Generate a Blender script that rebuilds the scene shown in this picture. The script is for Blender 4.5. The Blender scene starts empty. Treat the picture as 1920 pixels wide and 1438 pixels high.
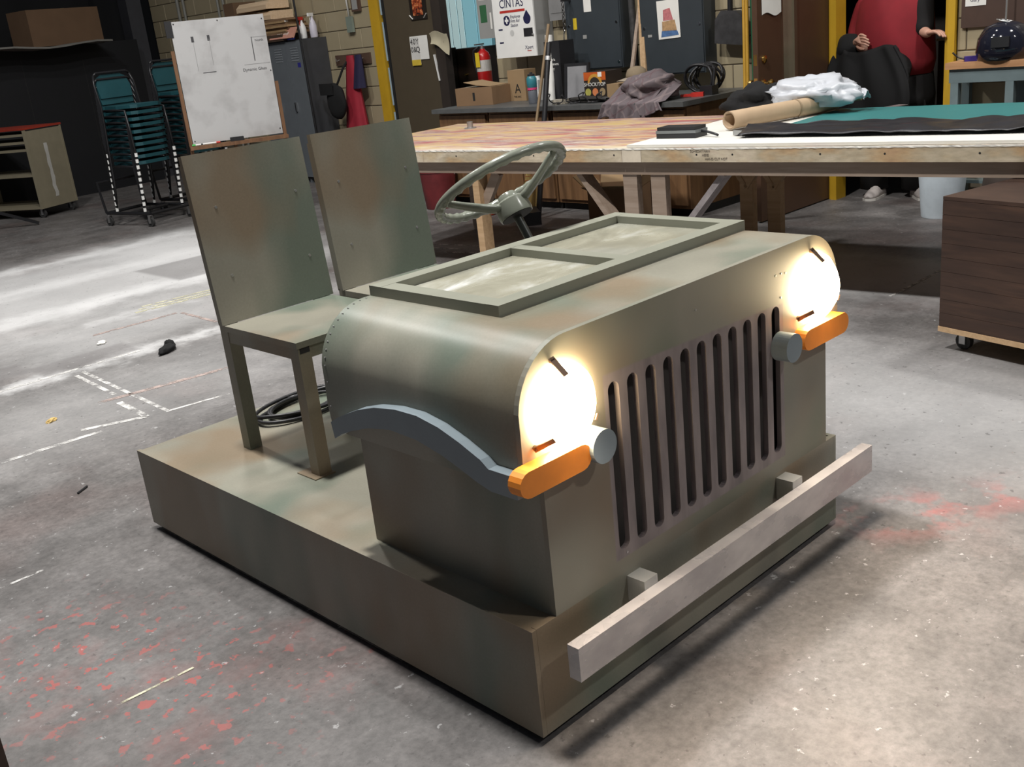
import bpy, bmesh, math, random
from mathutils import Vector, Matrix, noise as mnoise
random.seed(7)
PI = math.pi
SC = bpy.context.scene
COL = SC.collection

# ---------------------------------------------------------------- camera
cam_d = bpy.data.cameras.new('camera'); cam = bpy.data.objects.new('camera', cam_d); COL.objects.link(cam)
cam_d.sensor_fit = 'HORIZONTAL'; cam_d.sensor_width = 36.0; cam_d.lens = 1939.93 / 1920 * 36
cam_d.clip_start = .02; cam_d.clip_end = 100
_yaw, _pit, _rol = .7466, .3288, -.1079
_f = Vector((math.sin(_yaw)*math.cos(_pit), math.cos(_yaw)*math.cos(_pit), -math.sin(_pit)))
_r = Vector((math.cos(_yaw), -math.sin(_yaw), 0)); _u = _r.cross(_f)
_r2 = _r*math.cos(_rol) + _u*math.sin(_rol); _u2 = -_r*math.sin(_rol) + _u*math.cos(_rol)
_m = Matrix((_r2, _u2, -_f)).transposed().to_4x4(); _m.translation = (-1.2266, -1.347, 1.4344)
cam.matrix_world = _m
SC.camera = cam

# ---------------------------------------------------------------- light
world = bpy.data.worlds.new('world'); SC.world = world; world.use_nodes = True
world.node_tree.nodes['Background'].inputs[0].default_value = (.80, .86, 1, 1)
world.node_tree.nodes['Background'].inputs[1].default_value = .075
def lamp(name, loc, power, size, color=(1, .975, .94)):
    l = bpy.data.lights.new(name, 'AREA'); l.shape = 'DISK'; l.size = size; l.energy = power; l.color = color
    o = bpy.data.objects.new(name, l); COL.objects.link(o); o.location = loc
    return o
lamp('high_bay_or_fill_lamp', (.15, 1.55, 6.0), 420, .40)
lamp('high_bay_or_fill_lamp', (2.0, 4.6, 6.0), 140, .40)
lamp('high_bay_or_fill_lamp', (4.8, -.4, 5.0), 105, .40)
lamp('high_bay_or_fill_lamp', (.6, 6.0, 6.0), 170, .40)
lamp('high_bay_or_fill_lamp', (2.5, -4.6, 6.0), 150, .40)
lamp('high_bay_or_fill_lamp', (4.4, 3.4, 6.0), 25, .40)  # unseen fill lamp, added to brighten under the table and the counter
vs = SC.view_settings
vs.view_transform = 'Standard'; vs.look = 'None'; vs.exposure = 0.0; vs.gamma = 1.0; vs.use_curve_mapping = False

# ---------------------------------------------------------------- helpers
def tag(o, label=None, cat=None, group=None, kind=None):
    if label: o['label'] = label
    if cat: o['category'] = cat
    if group: o['group'] = group
    if kind: o['kind'] = kind
    return o
def thing(name, label, cat, loc=(0, 0, 0), rz=0, group=None, rot=None):
    o = bpy.data.objects.new(name, None); COL.objects.link(o); o.empty_display_size = .05
    o.location = loc; o.rotation_euler = rot if rot else (0, 0, rz)
    return tag(o, label, cat, group)
def obj(name, bm, mat, parent=None, smooth=False, bevel=0, label=None):
    me = bpy.data.meshes.new(name)
    if bevel:
        es = [e for e in bm.edges if len(e.link_faces) == 2 and e.calc_face_angle(0) > .6]
        bmesh.ops.bevel(bm, geom=es, offset=bevel, segments=2, profile=.5, affect='EDGES', clamp_overlap=True)
    bmesh.ops.recalc_face_normals(bm, faces=bm.faces)
    bm.to_mesh(me); bm.free()
    if smooth:
        for p in me.polygons: p.use_smooth = True
        if smooth != 'all':
            try: me.set_sharp_from_angle(angle=.7)
            except Exception: pass
    me.materials.append(mat)
    o = bpy.data.objects.new(name, me); COL.objects.link(o)
    if parent: o.parent = parent
    if label: o['label'] = label
    return o
def single(name, bm, mat, label, cat, loc=(0, 0, 0), rz=0, group=None, rot=None, **k):
    o = obj(name, bm, mat, **k); o.location = loc; o.rotation_euler = rot if rot else (0, 0, rz)
    return tag(o, label, cat, group)
def copy_tree(o, parent=None):
    c = o.copy(); COL.objects.link(c); c.parent = parent
    for ch in o.children: copy_tree(ch, c)
    return c
def NB(): return bmesh.new()
def box(bm, x0, x1, y0, y1, z0, z1):
    v = [bm.verts.new(p) for p in ((x0,y0,z0),(x1,y0,z0),(x1,y1,z0),(x0,y1,z0),(x0,y0,z1),(x1,y0,z1),(x1,y1,z1),(x0,y1,z1))]
    for f in ((3,2,1,0),(4,5,6,7),(0,1,5,4),(1,2,6,5),(2,3,7,6),(3,0,4,7)): bm.faces.new([v[i] for i in f])
    return bm
def B(*a): return box(NB(), *a)
def bar(bm, a, b, w, h, up=(0, 0, 1)):
    a, b = Vector(a), Vector(b); d = (b-a).normalized(); up = Vector(up)
    s = d.cross(up)
    if s.length < 1e-4: s = d.cross(Vector((1, 0, 0)))
    s.normalize(); t = s.cross(d).normalized()
    v = []
    for p in (a, b):
        for i, j in ((-1,-1),(1,-1),(1,1),(-1,1)): v.append(bm.verts.new(p + s*(i*w/2) + t*(j*h/2)))
    for f in ((0,1,2,3),(7,6,5,4),(0,4,5,1),(1,5,6,2),(2,6,7,3),(3,7,4,0)): bm.faces.new([v[i] for i in f])
    return bm
def cyl(bm, a, b, r0, r1=None, n=16, caps=True):
    r1 = r0 if r1 is None else r1
    a, b = Vector(a), Vector(b); d = (b-a).normalized()
    s = d.cross(Vector((0, 0, 1)))
    if s.length < 1e-3: s = d.cross(Vector((1, 0, 0)))
    s.normalize(); t = d.cross(s)
    A = []; Bv = []
    for i in range(n):
        c, q = math.cos(2*PI*i/n), math.sin(2*PI*i/n)
        A.append(bm.verts.new(a + s*(c*r0) + t*(q*r0))); Bv.append(bm.verts.new(b + s*(c*r1) + t*(q*r1)))
    for i in range(n): bm.faces.new((A[i], A[(i+1)%n], Bv[(i+1)%n], Bv[i]))
    if caps: bm.faces.new(A[::-1]); bm.faces.new(Bv)
    return bm
def tube(bm, pts, r, n=8, closed=False, flat=1):
    pts = [Vector(p) for p in pts]; rings = []; N = len(pts); prev = None
    for i, p in enumerate(pts):
        if closed: d = pts[(i+1)%N] - pts[i-1]
        else: d = pts[min(i+1, N-1)] - pts[max(i-1, 0)]
        d.normalize()
        if prev is None:
            s = d.cross(Vector((0, 0, 1)))
            if s.length < 1e-3: s = d.cross(Vector((1, 0, 0)))
        else: s = prev - d*prev.dot(d)
        s.normalize(); prev = s; t = d.cross(s)
        rr = r[i] if isinstance(r, (list, tuple)) else r
        rings.append([bm.verts.new(p + s*math.cos(2*PI*k/n)*rr + t*math.sin(2*PI*k/n)*rr*flat) for k in range(n)])
    M_ = N if closed else N-1
    for i in range(M_):
        a, b = rings[i], rings[(i+1)%N]
        for k in range(n): bm.faces.new((a[k], a[(k+1)%n], b[(k+1)%n], b[k]))
    if not closed: bm.faces.new(rings[0][::-1]); bm.faces.new(rings[-1])
    return bm
def prism(bm, poly, a, b, axis='x'):
    """extrude the 2-D polygon along an axis; poly holds the other two coordinates in x,y,z order"""
    def P(q, h):
        return {'x': (h, q[0], q[1]), 'y': (q[0], h, q[1]), 'z': (q[0], q[1], h)}[axis]
    A = [bm.verts.new(P(q, a)) for q in poly]; C = [bm.verts.new(P(q, b)) for q in poly]; n = len(poly)
    bm.faces.new(A[::-1]); bm.faces.new(C)
    for i in range(n): bm.faces.new((A[i], A[(i+1)%n], C[(i+1)%n], C[i]))
    return bm
def lathe(bm, prof, n=24, c=(0, 0, 0), M=None):
    rings = []; c = Vector(c)
    for r, z in prof:
        ring = []
        for i in range(n):
            p = Vector((r*math.cos(2*PI*i/n), r*math.sin(2*PI*i/n), z))
            if M is not None: p = M @ p
            ring.append(bm.verts.new(c + p))
        rings.append(ring)
    for a, b in zip(rings, rings[1:]):
        for i in range(n): bm.faces.new((a[i], a[(i+1)%n], b[(i+1)%n], b[i]))
    if prof[0][0] > 1e-5: bm.faces.new(rings[0][::-1])
    if prof[-1][0] > 1e-5: bm.faces.new(rings[-1])
    bmesh.ops.remove_doubles(bm, verts=bm.verts, dist=1e-6)
    return bm
def surf(bm, fn, nu, nv, thick=0):
    g = [[bm.verts.new(fn(i/nu, j/nv)) for j in range(nv+1)] for i in range(nu+1)]
    fs = [bm.faces.new((g[i][j], g[i+1][j], g[i+1][j+1], g[i][j+1])) for i in range(nu) for j in range(nv)]
    if thick:
        bmesh.ops.recalc_face_normals(bm, faces=bm.faces)
        bmesh.ops.solidify(bm, geom=fs, thickness=thick)
    return bm
def arc(cx, cy, r, a0, a1, n):
    return [(cx + r*math.cos(a0+(a1-a0)*i/n), cy + r*math.sin(a0+(a1-a0)*i/n)) for i in range(n+1)]
def lump(bm, c, s, seed=0, rough=.15, n=3, floor=None):
    t = NB(); bmesh.ops.create_icosphere(t, subdivisions=n, radius=1)
    off = Vector((seed*3.1, seed*1.7, seed*.9)); mp = {}
    for v in t.verts:
        k = 1 + rough*mnoise.noise(v.co*1.9 + off) + rough*.5*mnoise.noise(v.co*4.5 + off)
        p = Vector((v.co.x*s[0]*k, v.co.y*s[1]*k, v.co.z*s[2]*k)) + Vector(c)
        if floor is not None and p.z < floor: p.z = floor
        mp[v.index] = bm.verts.new(p)
    for f in t.faces: bm.faces.new([mp[v.index] for v in f.verts])
    t.free(); return bm
def text(name, body, size, M4, mat, parent, ext=.0006, align='CENTER', shear=0, width=1.0):
    cu = bpy.data.curves.new(name, 'FONT'); cu.body = body; cu.size = size; cu.extrude = ext; cu.align_x = align; cu.align_y = 'CENTER'; cu.shear = shear
    cu.resolution_u = 3
    t = bpy.data.objects.new(name, cu); COL.objects.link(t)
    me = bpy.data.meshes.new_from_object(t.evaluated_get(bpy.context.evaluated_depsgraph_get()))
    bpy.data.objects.remove(t); bpy.data.curves.remove(cu)
    me.transform(Matrix.Diagonal((width, 1, 1, 1))); me.transform(M4); me.materials.clear(); me.materials.append(mat)
    o = bpy.data.objects.new(name, me); COL.objects.link(o); o.parent = parent
    return o
# text facing -x (on the back wall): right of the text runs toward -y
def face_mx(x, y, z, tilt=0):
    R = Matrix(((0, 0, -1), (-1, 0, 0), (0, 1, 0))).to_4x4()
    return Matrix.Translation((x, y, z)) @ R @ Matrix.Rotation(tilt, 4, 'Z')
def face_my(x, y, z, tilt=0):
    R = Matrix(((1, 0, 0), (0, 0, -1), (0, 1, 0))).to_4x4()
    return Matrix.Translation((x, y, z)) @ R @ Matrix.Rotation(tilt, 4, 'Z')

# ---------------------------------------------------------------- materials
MATS = {}
class NT:
    def __init__(s, name):
        s.m = bpy.data.materials.new(name); s.m.use_nodes = True; s.t = s.m.node_tree; s.n = s.t.nodes
        s.b = s.n['Principled BSDF']; s.out = s.n['Material Output']
        s.tc = s.n.new('ShaderNodeTexCoord'); s.co = s.tc.outputs['Object']
    def new(s, kind, **k):
        nd = s.n.new(kind)
        for a, v in k.items(): setattr(nd, a, v)
        return nd
    def link(s, a, b): s.t.links.new(a, b)
    def mapping(s, scale=(1, 1, 1), loc=(0, 0, 0), rot=(0, 0, 0), src=None):
        m = s.new('ShaderNodeMapping'); m.inputs['Scale'].default_value = scale; m.inputs['Location'].default_value = loc; m.inputs['Rotation'].default_value = rot
        s.link(src or s.co, m.inputs['Vector']); return m.outputs[0]
    def noise(s, scale, detail=4, rough=.55, vec=None, dist=0):
        nd = s.new('ShaderNodeTexNoise'); nd.inputs['Scale'].default_value = scale; nd.inputs['Detail'].default_value = detail
        nd.inputs['Roughness'].default_value = rough; nd.inputs['Distortion'].default_value = dist
        s.link(vec or s.co, nd.inputs['Vector']); return nd.outputs[0]
    def ramp(s, fac, stops, interp='LINEAR'):
        r = s.new('ShaderNodeValToRGB'); r.color_ramp.interpolation = interp
        e = r.color_ramp.elements
        while len(e) > 1: e.remove(e[-1])
        for i, (p, c) in enumerate(stops):
            if i == 0: el = e[0]; el.position = p
            else: el = e.new(p)
            el.color = tuple(c)+(1,) if isinstance(c, (tuple, list)) else (c, c, c, 1)
        s.link(fac, r.inputs[0]); return r.outputs[0]
    def mix(s, fac, a, b, mode='MIX'):
        m = s.new('ShaderNodeMix', data_type='RGBA', blend_type=mode)
        if isinstance(fac, (int, float)): m.inputs[0].default_value = fac
        else: s.link(fac, m.inputs[0])
        for i, v in ((6, a), (7, b)):
            if isinstance(v, (tuple, list)): m.inputs[i].default_value = tuple(v)+(1,) if len(v) == 3 else v
            else: s.link(v, m.inputs[i])
        return m.outputs[2]
    def math(s, op, a, b=None, clamp=False):
        m = s.new('ShaderNodeMath', operation=op); m.use_clamp = clamp
        for i, v in ((0, a), (1, b)):
            if v is None: continue
            if isinstance(v, (int, float)): m.inputs[i].default_value = v
            else: s.link(v, m.inputs[i])
        return m.outputs[0]
    def bump(s, h, strength=.2, dist=.01):
        b = s.new('ShaderNodeBump'); b.inputs['Strength'].default_value = strength; b.inputs['Distance'].default_value = dist
        s.link(h, b.inputs['Height']); s.link(b.outputs[0], s.b.inputs['Normal'])
    def set(s, color=None, rough=None, metal=None, spec=None):
        for k, v in (('Base Color', color), ('Roughness', rough), ('Metallic', metal), ('Specular IOR Level', spec)):
            if v is None: continue
            if isinstance(v, (int, float)): s.b.inputs[k].default_value = v
            elif isinstance(v, (tuple, list)): s.b.inputs[k].default_value = tuple(v)+(1,)
            else: s.link(v, s.b.inputs[k])
def mat(name, c, rough=.6, metal=0, var=.12, scale=9, bump=0, spec=None, stretch=(1, 1, 1), alpha=None):
    if name in MATS: return MATS[name]
    k = NT(name); v = k.mapping(stretch) if stretch != (1, 1, 1) else None
    n = k.noise(scale, 5, .6, v)
    col = k.ramp(n, [(.25, tuple(x*(1-var) for x in c)), (.75, tuple(min(1, x*(1+var)) for x in c))])
    k.set(col, rough, metal, spec)
    if bump: k.bump(n, bump, .004)
    MATS[name] = k.m; return k.m
def emit(name, c, strength):
    if name in MATS: return MATS[name]
    k = NT(name); k.b.inputs['Base Color'].default_value = tuple(c)+(1,); k.b.inputs['Emission Color'].default_value = tuple(c)+(1,)
    k.b.inputs['Emission Strength'].default_value = strength; MATS[name] = k.m; return k.m
def wood(name, c1, c2, stretch=(1, 14, 14), rough=.6, scale=3):
    if name in MATS: return MATS[name]
    k = NT(name); v = k.mapping(stretch); n = k.noise(scale, 6, .6, v, .4)
    k.set(k.ramp(n, [(.3, c1), (.7, c2)]), rough); k.bump(n, .1, .003); MATS[name] = k.m; return k.m

# sprayed olive paint of the jeep: soft brown, green and grey clouds
def jeep_paint(name, base, seed, rough=.38):
    k = NT(name); co = k.mapping((1, 1, 1), (seed*1.3, seed*.7, seed*2.1))
    base2 = tuple(x*.92 for x in base)
    b = k.mix(k.ramp(k.noise(2.6, 2, .5, co), [(.42, 0.), (.60, 1.)]), tuple(x*1.12 for x in base), base2)
    g = k.mix(k.math('MULTIPLY', k.ramp(k.noise(3.0, 2, .5, k.mapping((1, 1, .45), (5+seed, 1, 9), src=co)), [(.47, 0.), (.62, 1.)]), .85), b, (base[0]*.52, base[1]*.68, base[2]*.66))
    r = k.mix(k.math('MULTIPLY', k.ramp(k.noise(2.7, 2, .5, k.mapping((1, 1, .6), (1, 7+seed, 3), src=co)), [(.49, 0.), (.64, 1.)]), .8), g, (base[0]*.86, base[1]*.66, base[2]*.52))
    f = k.noise(160, 2, .6)
    r = k.mix(.12, r, k.ramp(f, [(.3, .1), (.7, .6)]), 'SOFT_LIGHT')
    k.set(r, rough, 0, .45); k.bump(k.noise(90, 3, .6), .05, .002)
    return k.m
OL = (.265, .255, .207)
P_BODY = jeep_paint('olive_sprayed_paint', OL, 0)
P_BASE = jeep_paint('olive_sprayed_base_paint', OL, 3)
P_CH = jeep_paint('olive_chair_paint', (.265, .253, .205), 6)
P_FR = mat('olive_frame_paint', (.25, .255, .205), .42, var=.08, scale=6)
P_WHEEL = mat('olive_gloss_paint', (.21, .225, .185), .22, var=.08, scale=12)
P_BLUE = mat('blue_grey_fender_paint', (.225, .275, .305), .4, var=.07, scale=10)
P_GRILL = mat('grey_purple_grille_paint', (.235, .205, .205), .42, var=.14, scale=7)
P_ORANGE = mat('orange_marker_paint', (.85, .27, .03), .45, var=.08, scale=20)
DARK = mat('black_recess', (.012, .012, .012), .7, var=.1)
def alu():
    k = NT('brushed_aluminium'); n = k.noise(9, 6, .7, k.mapping((1.5, 60, 60))); w = k.noise(9, 3, .5, k.mapping((1, 1, 1.8), rot=(0, .5, 0)))
    k.set(k.ramp(w, [(.3, (.44, .42, .43)), (.7, (.70, .67, .66))]), k.ramp(w, [(.3, .22), (.7, .36)]), .35); k.bump(n, .03, .0005); return k.m
ALU = alu()
STEEL = mat('galvanised_steel', (.5, .5, .5), .38, .9)
CHROME = mat('chrome', (.7, .7, .7), .15, 1, var=.03)
BRASS = mat('brass', (.65, .43, .14), .22, 1, var=.05)
BLK = mat('black_plastic', (.016, .016, .018), .45, var=.2)
BLKM = mat('black_metal_tube', (.018, .018, .02), .35, .2)
BLKC = mat('black_cloth', (.0035, .0035, .004), .9, var=.25)
WHT = mat('white_plastic', (.78, .78, .76), .45, var=.04)
PAPER = mat('white_paper', (.75, .74, .70), .8, var=.04)
RUB = mat('dark_rubber', (.03, .03, .03), .7)
CARD = mat('brown_cardboard', (.21, .125, .065), .85, var=.08, scale=5)
CARDL = mat('light_cardboard', (.30, .20, .105), .85, var=.08, scale=5)
CARDD = mat('dim_cardboard', (.13, .075, .04), .85, var=.1, scale=5)
YEL = mat('yellow_steel_paint', (.52, .31, .02), .45, var=.12, scale=5)
PINE = wood('pine_wood', (.46, .30, .16), (.60, .41, .24))
PINED = wood('dusty_pine_wood', (.27, .20, .15), (.37, .29, .23))
OAK = wood('oak_cabinet_wood', (.12, .06, .026), (.20, .105, .045), (9, 9, 1))
DBRN = mat('dark_brown_paint', (.075, .058, .036), .55, var=.06)
BRN2 = mat('brown_door_paint', (.065, .033, .018), .45, var=.08)
GREYM = mat('grey_enamel', (.30, .30, .29), .5, var=.05)
SLATE = mat('slate_blue_enamel', (.033, .041, .048), .45, var=.08)
LOCK = mat('locker_grey_enamel', (.135, .15, .165), .38, var=.06)
TEAL = mat('teal_vinyl', (.010, .062, .075), .5)
RED = mat('red_cloth', (.27, .010, .024), .8, var=.15)
REDP = mat('red_plastic', (.55, .03, .02), .4)
NAVY = mat('navy_cloth', (.012, .010, .04), .85)
BLUEP = mat('blue_liquid', (.03, .06, .42), .2)
SKIN = mat('skin', (.52, .29, .21), .55, var=.1, scale=14)

# ---------------------------------------------------------------- floor
def floor_mat():
    k = NT('painted_concrete'); co = k.co
    big = k.noise(.55, 4, .6, co); mid = k.noise(2.4, 6, .65, co); fine = k.noise(26, 6, .7, co); grit = k.noise(120, 3, .6, co)
    c = k.ramp(mid, [(.25, (.075, .071, .069)), (.5, (.125, .118, .115)), (.78, (.20, .19, .187))])
    c = k.mix(k.ramp(big, [(.42, 0.), (.66, .8)]), c, (.145, .135, .13))
    c = k.mix(k.math('MULTIPLY', k.ramp(k.noise(1.3, 3, .5, k.mapping((1, 1, 1), (4, 9, 0))), [(.54, 0.), (.7, 1.)]), .55), c, (.135, .098, .09))
    c = k.mix(.55, c, k.ramp(k.noise(46, 5, .7, co), [(.25, .2), (.5, .5), (.75, .8)]), 'OVERLAY')
    c = k.mix(.45, c, k.ramp(k.noise(6, 6, .7, k.mapping((1, 1, 1), (3, 3, 0))), [(.3, .2), (.5, .5), (.7, .8)]), 'OVERLAY')
    sep = k.new('ShaderNodeSeparateXYZ'); k.link(co, sep.inputs[0]); X, Y = sep.outputs[0], sep.outputs[1]
    wob = k.math('MULTIPLY', k.math('SUBTRACT', k.noise(3.5, 5, .65), .5), .5)
    def soft(cx, cy, ang, hw, hh, e, wobk=1.0):
        ca, sa = math.cos(ang), math.sin(ang)
        dx = k.math('SUBTRACT', X, cx); dy = k.math('SUBTRACT', Y, cy)
        u = k.math('ABSOLUTE', k.math('ADD', k.math('MULTIPLY', dx, ca), k.math('MULTIPLY', dy, sa)))
        v = k.math('ABSOLUTE', k.math('ADD', k.math('MULTIPLY', dx, -sa), k.math('MULTIPLY', dy, ca)))
        d = k.math('MAXIMUM', k.math('SUBTRACT', u, hw), k.math('SUBTRACT', v, hh))
        d = k.math('ADD', d, k.math('MULTIPLY', wob, wobk))
        m = k.new('ShaderNodeMapRange'); m.inputs[1].default_value = e; m.inputs[2].default_value = -e; m.inputs[3].default_value = 0; m.inputs[4].default_value = 1
        m.interpolation_type = 'SMOOTHSTEP'; k.link(d, m.inputs[0]); return m.outputs[0]
    white = (.74, .74, .74)
    # pale overspray on the floor; right of the jeep, lamplight painted pale
    for cx, cy, a, hw, hh, e, s in FLOOR_SPRAY_AND_LIGHT:
        c = k.mix(k.math('MULTIPLY', soft(cx, cy, a, hw, hh, e), s), c, white)
    # masked-out rectangles that stayed dark
    for cx, cy, a, hw, hh in FLOOR_DARK:
        c = k.mix(k.math('MULTIPLY', soft(cx, cy, a, hw, hh, .03, .05), .6), c, (.20, .19, .19))
    # red paint splatter by the near left side
    reg = soft(-.46, 1.0, .35, .24, .45, .2, 1.0)
    sp = k.ramp(k.noise(26, 3, .55, k.mapping((1, 1, 1), (2, 3, 0))), [(.60, 0.), (.63, 1.)])
    c = k.mix(k.math('MULTIPLY', k.math('MULTIPLY', reg, sp), .85), c, (.36, .085, .075))
    haze = k.ramp(k.noise(4, 4, .6, k.mapping((1, 1, 1), (8, 3, 0))), [(.5, 0.), (.7, 1.)])
    c = k.mix(k.math('MULTIPLY', k.math('MULTIPLY', reg, haze), .4), c, (.26, .11, .10))
    reg2 = soft(1.5, -.22, -.6, .3, .10, .15, 1.0)
    c = k.mix(k.math('MULTIPLY', k.math('MULTIPLY', reg2, k.ramp(k.noise(7, 5, .6), [(.5, 0.), (.62, 1.)])), .6), c, (.42, .12, .11))
    # white flecks
    fl = k.ramp(k.noise(27, 4, .65, k.mapping((1, 1, 1), (1, 1, 0))), [(.655, 0.), (.69, 1.)])
    c = k.mix(k.math('MULTIPLY', fl, .40), c, (.6, .6, .6))
    blk = k.ramp(k.noise(40, 4, .6, k.mapping((1, 1, 1), (7, 2, 0))), [(.64, 0.), (.68, 1.)])
    c = k.mix(k.math('MULTIPLY', blk, .5), c, (.05, .045, .045))
    k.set(c, k.ramp(mid, [(.3, .42), (.7, .6)]), 0, .4)
    k.bump(k.math('ADD', k.math('MULTIPLY', fine, .6), k.math('MULTIPLY', grit, .3)), .18, .006)
    return k.m
FLOOR_SPRAY_AND_LIGHT = [(2.1, 7.38, 0, 1.0, .10, .14, .75), (1.9, 6.45, 0, 1.1, .14, .20, .72), (1.55, 5.48, 0, .95, .13, .16, .72), (2.75, 6.7, 0, .55, .8, .4, .6), (1.8, 6.3, 0, 1.3, 1.2, .6, .58),
               (.75, 3.97, 0, .75, .05, .08, .6), (1.4, 4.6, 0, .9, .5, .4, .38), (.6, 3.3, 0, .8, .5, .5, .22), (3.3, 1.6, 0, .5, .5, .4, .3), (3.9, .9, 0, .38, .8, .25, .5), (3.6, 4.1, .17, .12, .9, .12, .35), (2.6, 2.6, 0, .6, .9, .5, .2), (2.2, .2, 0, .5, .9, .5, .32), (1.4, 4.86, 0, .3, .06, .06, .3)]
FLOOR_DARK = [(.76, 4.13, 0, .26, .12), (2.45, 5.85, 0, .42, .36), (.2, 4.3, 0, .3, .12)]
fl = obj('floor', B(-7, 10, -4, 15, -.05, 0), floor_mat()); tag(fl, kind='structure')
fl.location = (0, 0, 0)
# worn paint outlines on the floor, each a thin film of paint
def worn(name, c, thr):
    k = NT(name); k.set(c, .6)
    n = k.noise(11, 8, .75)
    mixs = k.new('ShaderNodeMixShader'); tr = k.new('ShaderNodeBsdfTransparent')
    k.link(k.ramp(n, [(thr, 0.), (thr+.12, 1.)]), mixs.inputs[0]); k.link(tr.outputs[0], mixs.inputs[1]); k.link(k.b.outputs[0], mixs.inputs[2])
    k.link(mixs.outputs[0], k.out.inputs[0]); return k.m
WLINE = worn('worn_white_paint', (.68, .67, .65), .44); PLINE = worn('worn_pinkish_paint', (.45, .36, .33), .42); YLINE = worn('worn_pale_yellow_paint', (.62, .60, .44), .42)
def line(a, b, w, m):
    bm = NB(); a = Vector((*a, .0012)); b = Vector((*b, .0012)); d = (b-a); n = max(2, int(d.length/.25)); s = Vector((-d.y, d.x, 0)).normalized()
    bar(bm, a, b, w, .001)
    obj('paint_line', bm, m, fl)

# ---------------------------------------------------------------- back wall with blocks
BLOCKM = mat('cream_glazed_block', (.36, .305, .20), .38, var=.10, scale=1.7)
MORT = mat('dark_mortar', (.12, .10, .07), .9)
WX = 5.8
def wseg(name, y0, y1, z0, z1): return tag(obj(name, B(WX+.008, WX+.2, y0, y1, z0, z1), MORT), kind='structure')
wall_far = wseg('wall_back', 7.80, 12.6, 0, 3.6); wall_mid = wseg('wall_middle', 2.58, 5.98, 0, 3.6); wall_near = wseg('wall_right', -4, 1.66, 0, 3.6)
wseg('trim_1', 5.98, 7.80, 2.16, 3.6); wseg('trim_2', 1.66, 2.58, 2.16, 3.6)
def block_mesh(w, h):
    bm = B(0, .05, 0, w, 0, h); me = bpy.data.meshes.new('block')
    bmesh.ops.bevel(bm, geom=[e for e in bm.edges], offset=.004, segments=1, affect='EDGES'); bm.to_mesh(me); bm.free(); me.materials.append(BLOCKM); return me
_bc = {}
def blocks(wall, y0, y1, z0, z1):
    r = int(round(z0/.2))
    while r*.2 < z1-.01:
        y = y0 - (.2 if r % 2 else 0)
        while y < y1-.02:
            a, b = max(y, y0)+.004, min(y+.4, y1)-.004
            if b-a > .03:
                key = round(b-a, 3)
                if key not in _bc: _bc[key] = block_mesh(b-a, .192)
                o = bpy.data.objects.new('block', _bc[key]); COL.objects.link(o); o.parent = wall; o.location = (WX, a, r*.2+.004)
            y += .4
        r += 1
blocks(wall_far, 7.80, 12.6, .4, 2.6); blocks(wall_mid, 2.58, 5.98, .6, 2.0); blocks(wall_near, .6, 1.66, .2, 1.8)
bm = B(-7, 10, 13.4, 13.6, 0, 4); tag(obj('wall_left', bm, mat('black_stage_paint', (.004, .004, .005), .9)), kind='structure')
# rooms seen through the two doorways
tag(obj('wall_office', B(8.6, 8.7, 5.0, 9.6, 0, 3), mat('pale_blue_wall', (.42, .66, .70), .8)), kind='structure')
bm = NB(); box(bm, 7.3, 7.4, .9, 3.3, 0, 3); box(bm, 6.0, 7.3, 3.2, 3.3, 0, 3); box(bm, 6.0, 7.3, .9, 1.0, 0, 3); tag(obj('wall_store', bm, mat('dark_store_wall', (.03, .026, .022), .9)), kind='structure')

def yellow_post(y0, y1, label, grp='yellow steel posts of the doorways'):
    t = thing('door_post', label, 'post', (5.86, (y0+y1)/2, 0), 0, grp)
    w = y1-y0
    obj('web', B(-.07, .05, -w/2, w/2, 0, 2.15), YEL, t, bevel=.004)
    obj('door_stop', B(-.09, -.07, -w/2, -w/2+.045, 0, 2.15), YEL, t)
yellow_post(7.62, 7.80, 'wide yellow steel door post beside the red coat on the wall')
yellow_post(2.50, 2.575, 'yellow steel post just left of the person in red')
yellow_post(1.665, 1.735, 'yellow steel post between the person and the orange workbench')

# brown metal door with papers, left doorway
t = thing('door_4', 'dark olive brown metal door with taped papers beside the yellow post', 'door', (5.78, 7.50, 0), math.radians(0))
obj('leaf', B(-.02, .025, -.72, .0, .01, 2.1), DBRN, t, bevel=.003)
obj('jamb', B(-.03, .06, -.86, -.73, 0, 2.15), mat('dark_door_frame', (.035, .027, .022), .5), t, bevel=.004)
obj('gap_shade_strip', B(-.03, .0, .01, .035, 0, 2.1), DARK, t)  # black strip standing in for shade in the gap by the post
for k in range(4): obj('daylight_gap', B(-.012, .0, .045, .085, .35+.45*k, .73+.45*k), mat('pale_blue_strip', (.35, .45, .50), .5), t)
GLOWP = None
def ember_mat():
    k = NT('orange_black_print'); n = k.noise(26, 4, .6); k.set(k.ramp(n, [(.40, (.02, .012, .01)), (.52, (.35, .06, .02)), (.68, (.75, .35, .14))]), .4); return k.m
pz = thing('wall_print', 'small dark print with orange glow taped to brown door', 'picture', (5.752, 6.97, 1.61))
obj('sheet', B(-.002, 0, -.13, .12, 0, .30), mat('black_print_border', (.02, .015, .012), .4), pz)
obj('image', B(-.004, -.0021, -.075, .075, .04, .27), ember_mat(), pz)
for s, a in ((-1, .7), (1, -.7)):
    bm = NB(); bar(bm, (-.006, s*.085, .01), (-.006, s*.13, .05), .002, .016, (1, 0, 0)); obj('tape', bm, PAPER, pz)
pz = thing('notice_sheet', 'white notice with black symbols and yellow foot on the brown door', 'notice', (5.752, 7.05, 1.20))
obj('sheet', B(-.002, 0, -.17, .10, .035, .26), PAPER, pz)
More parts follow.
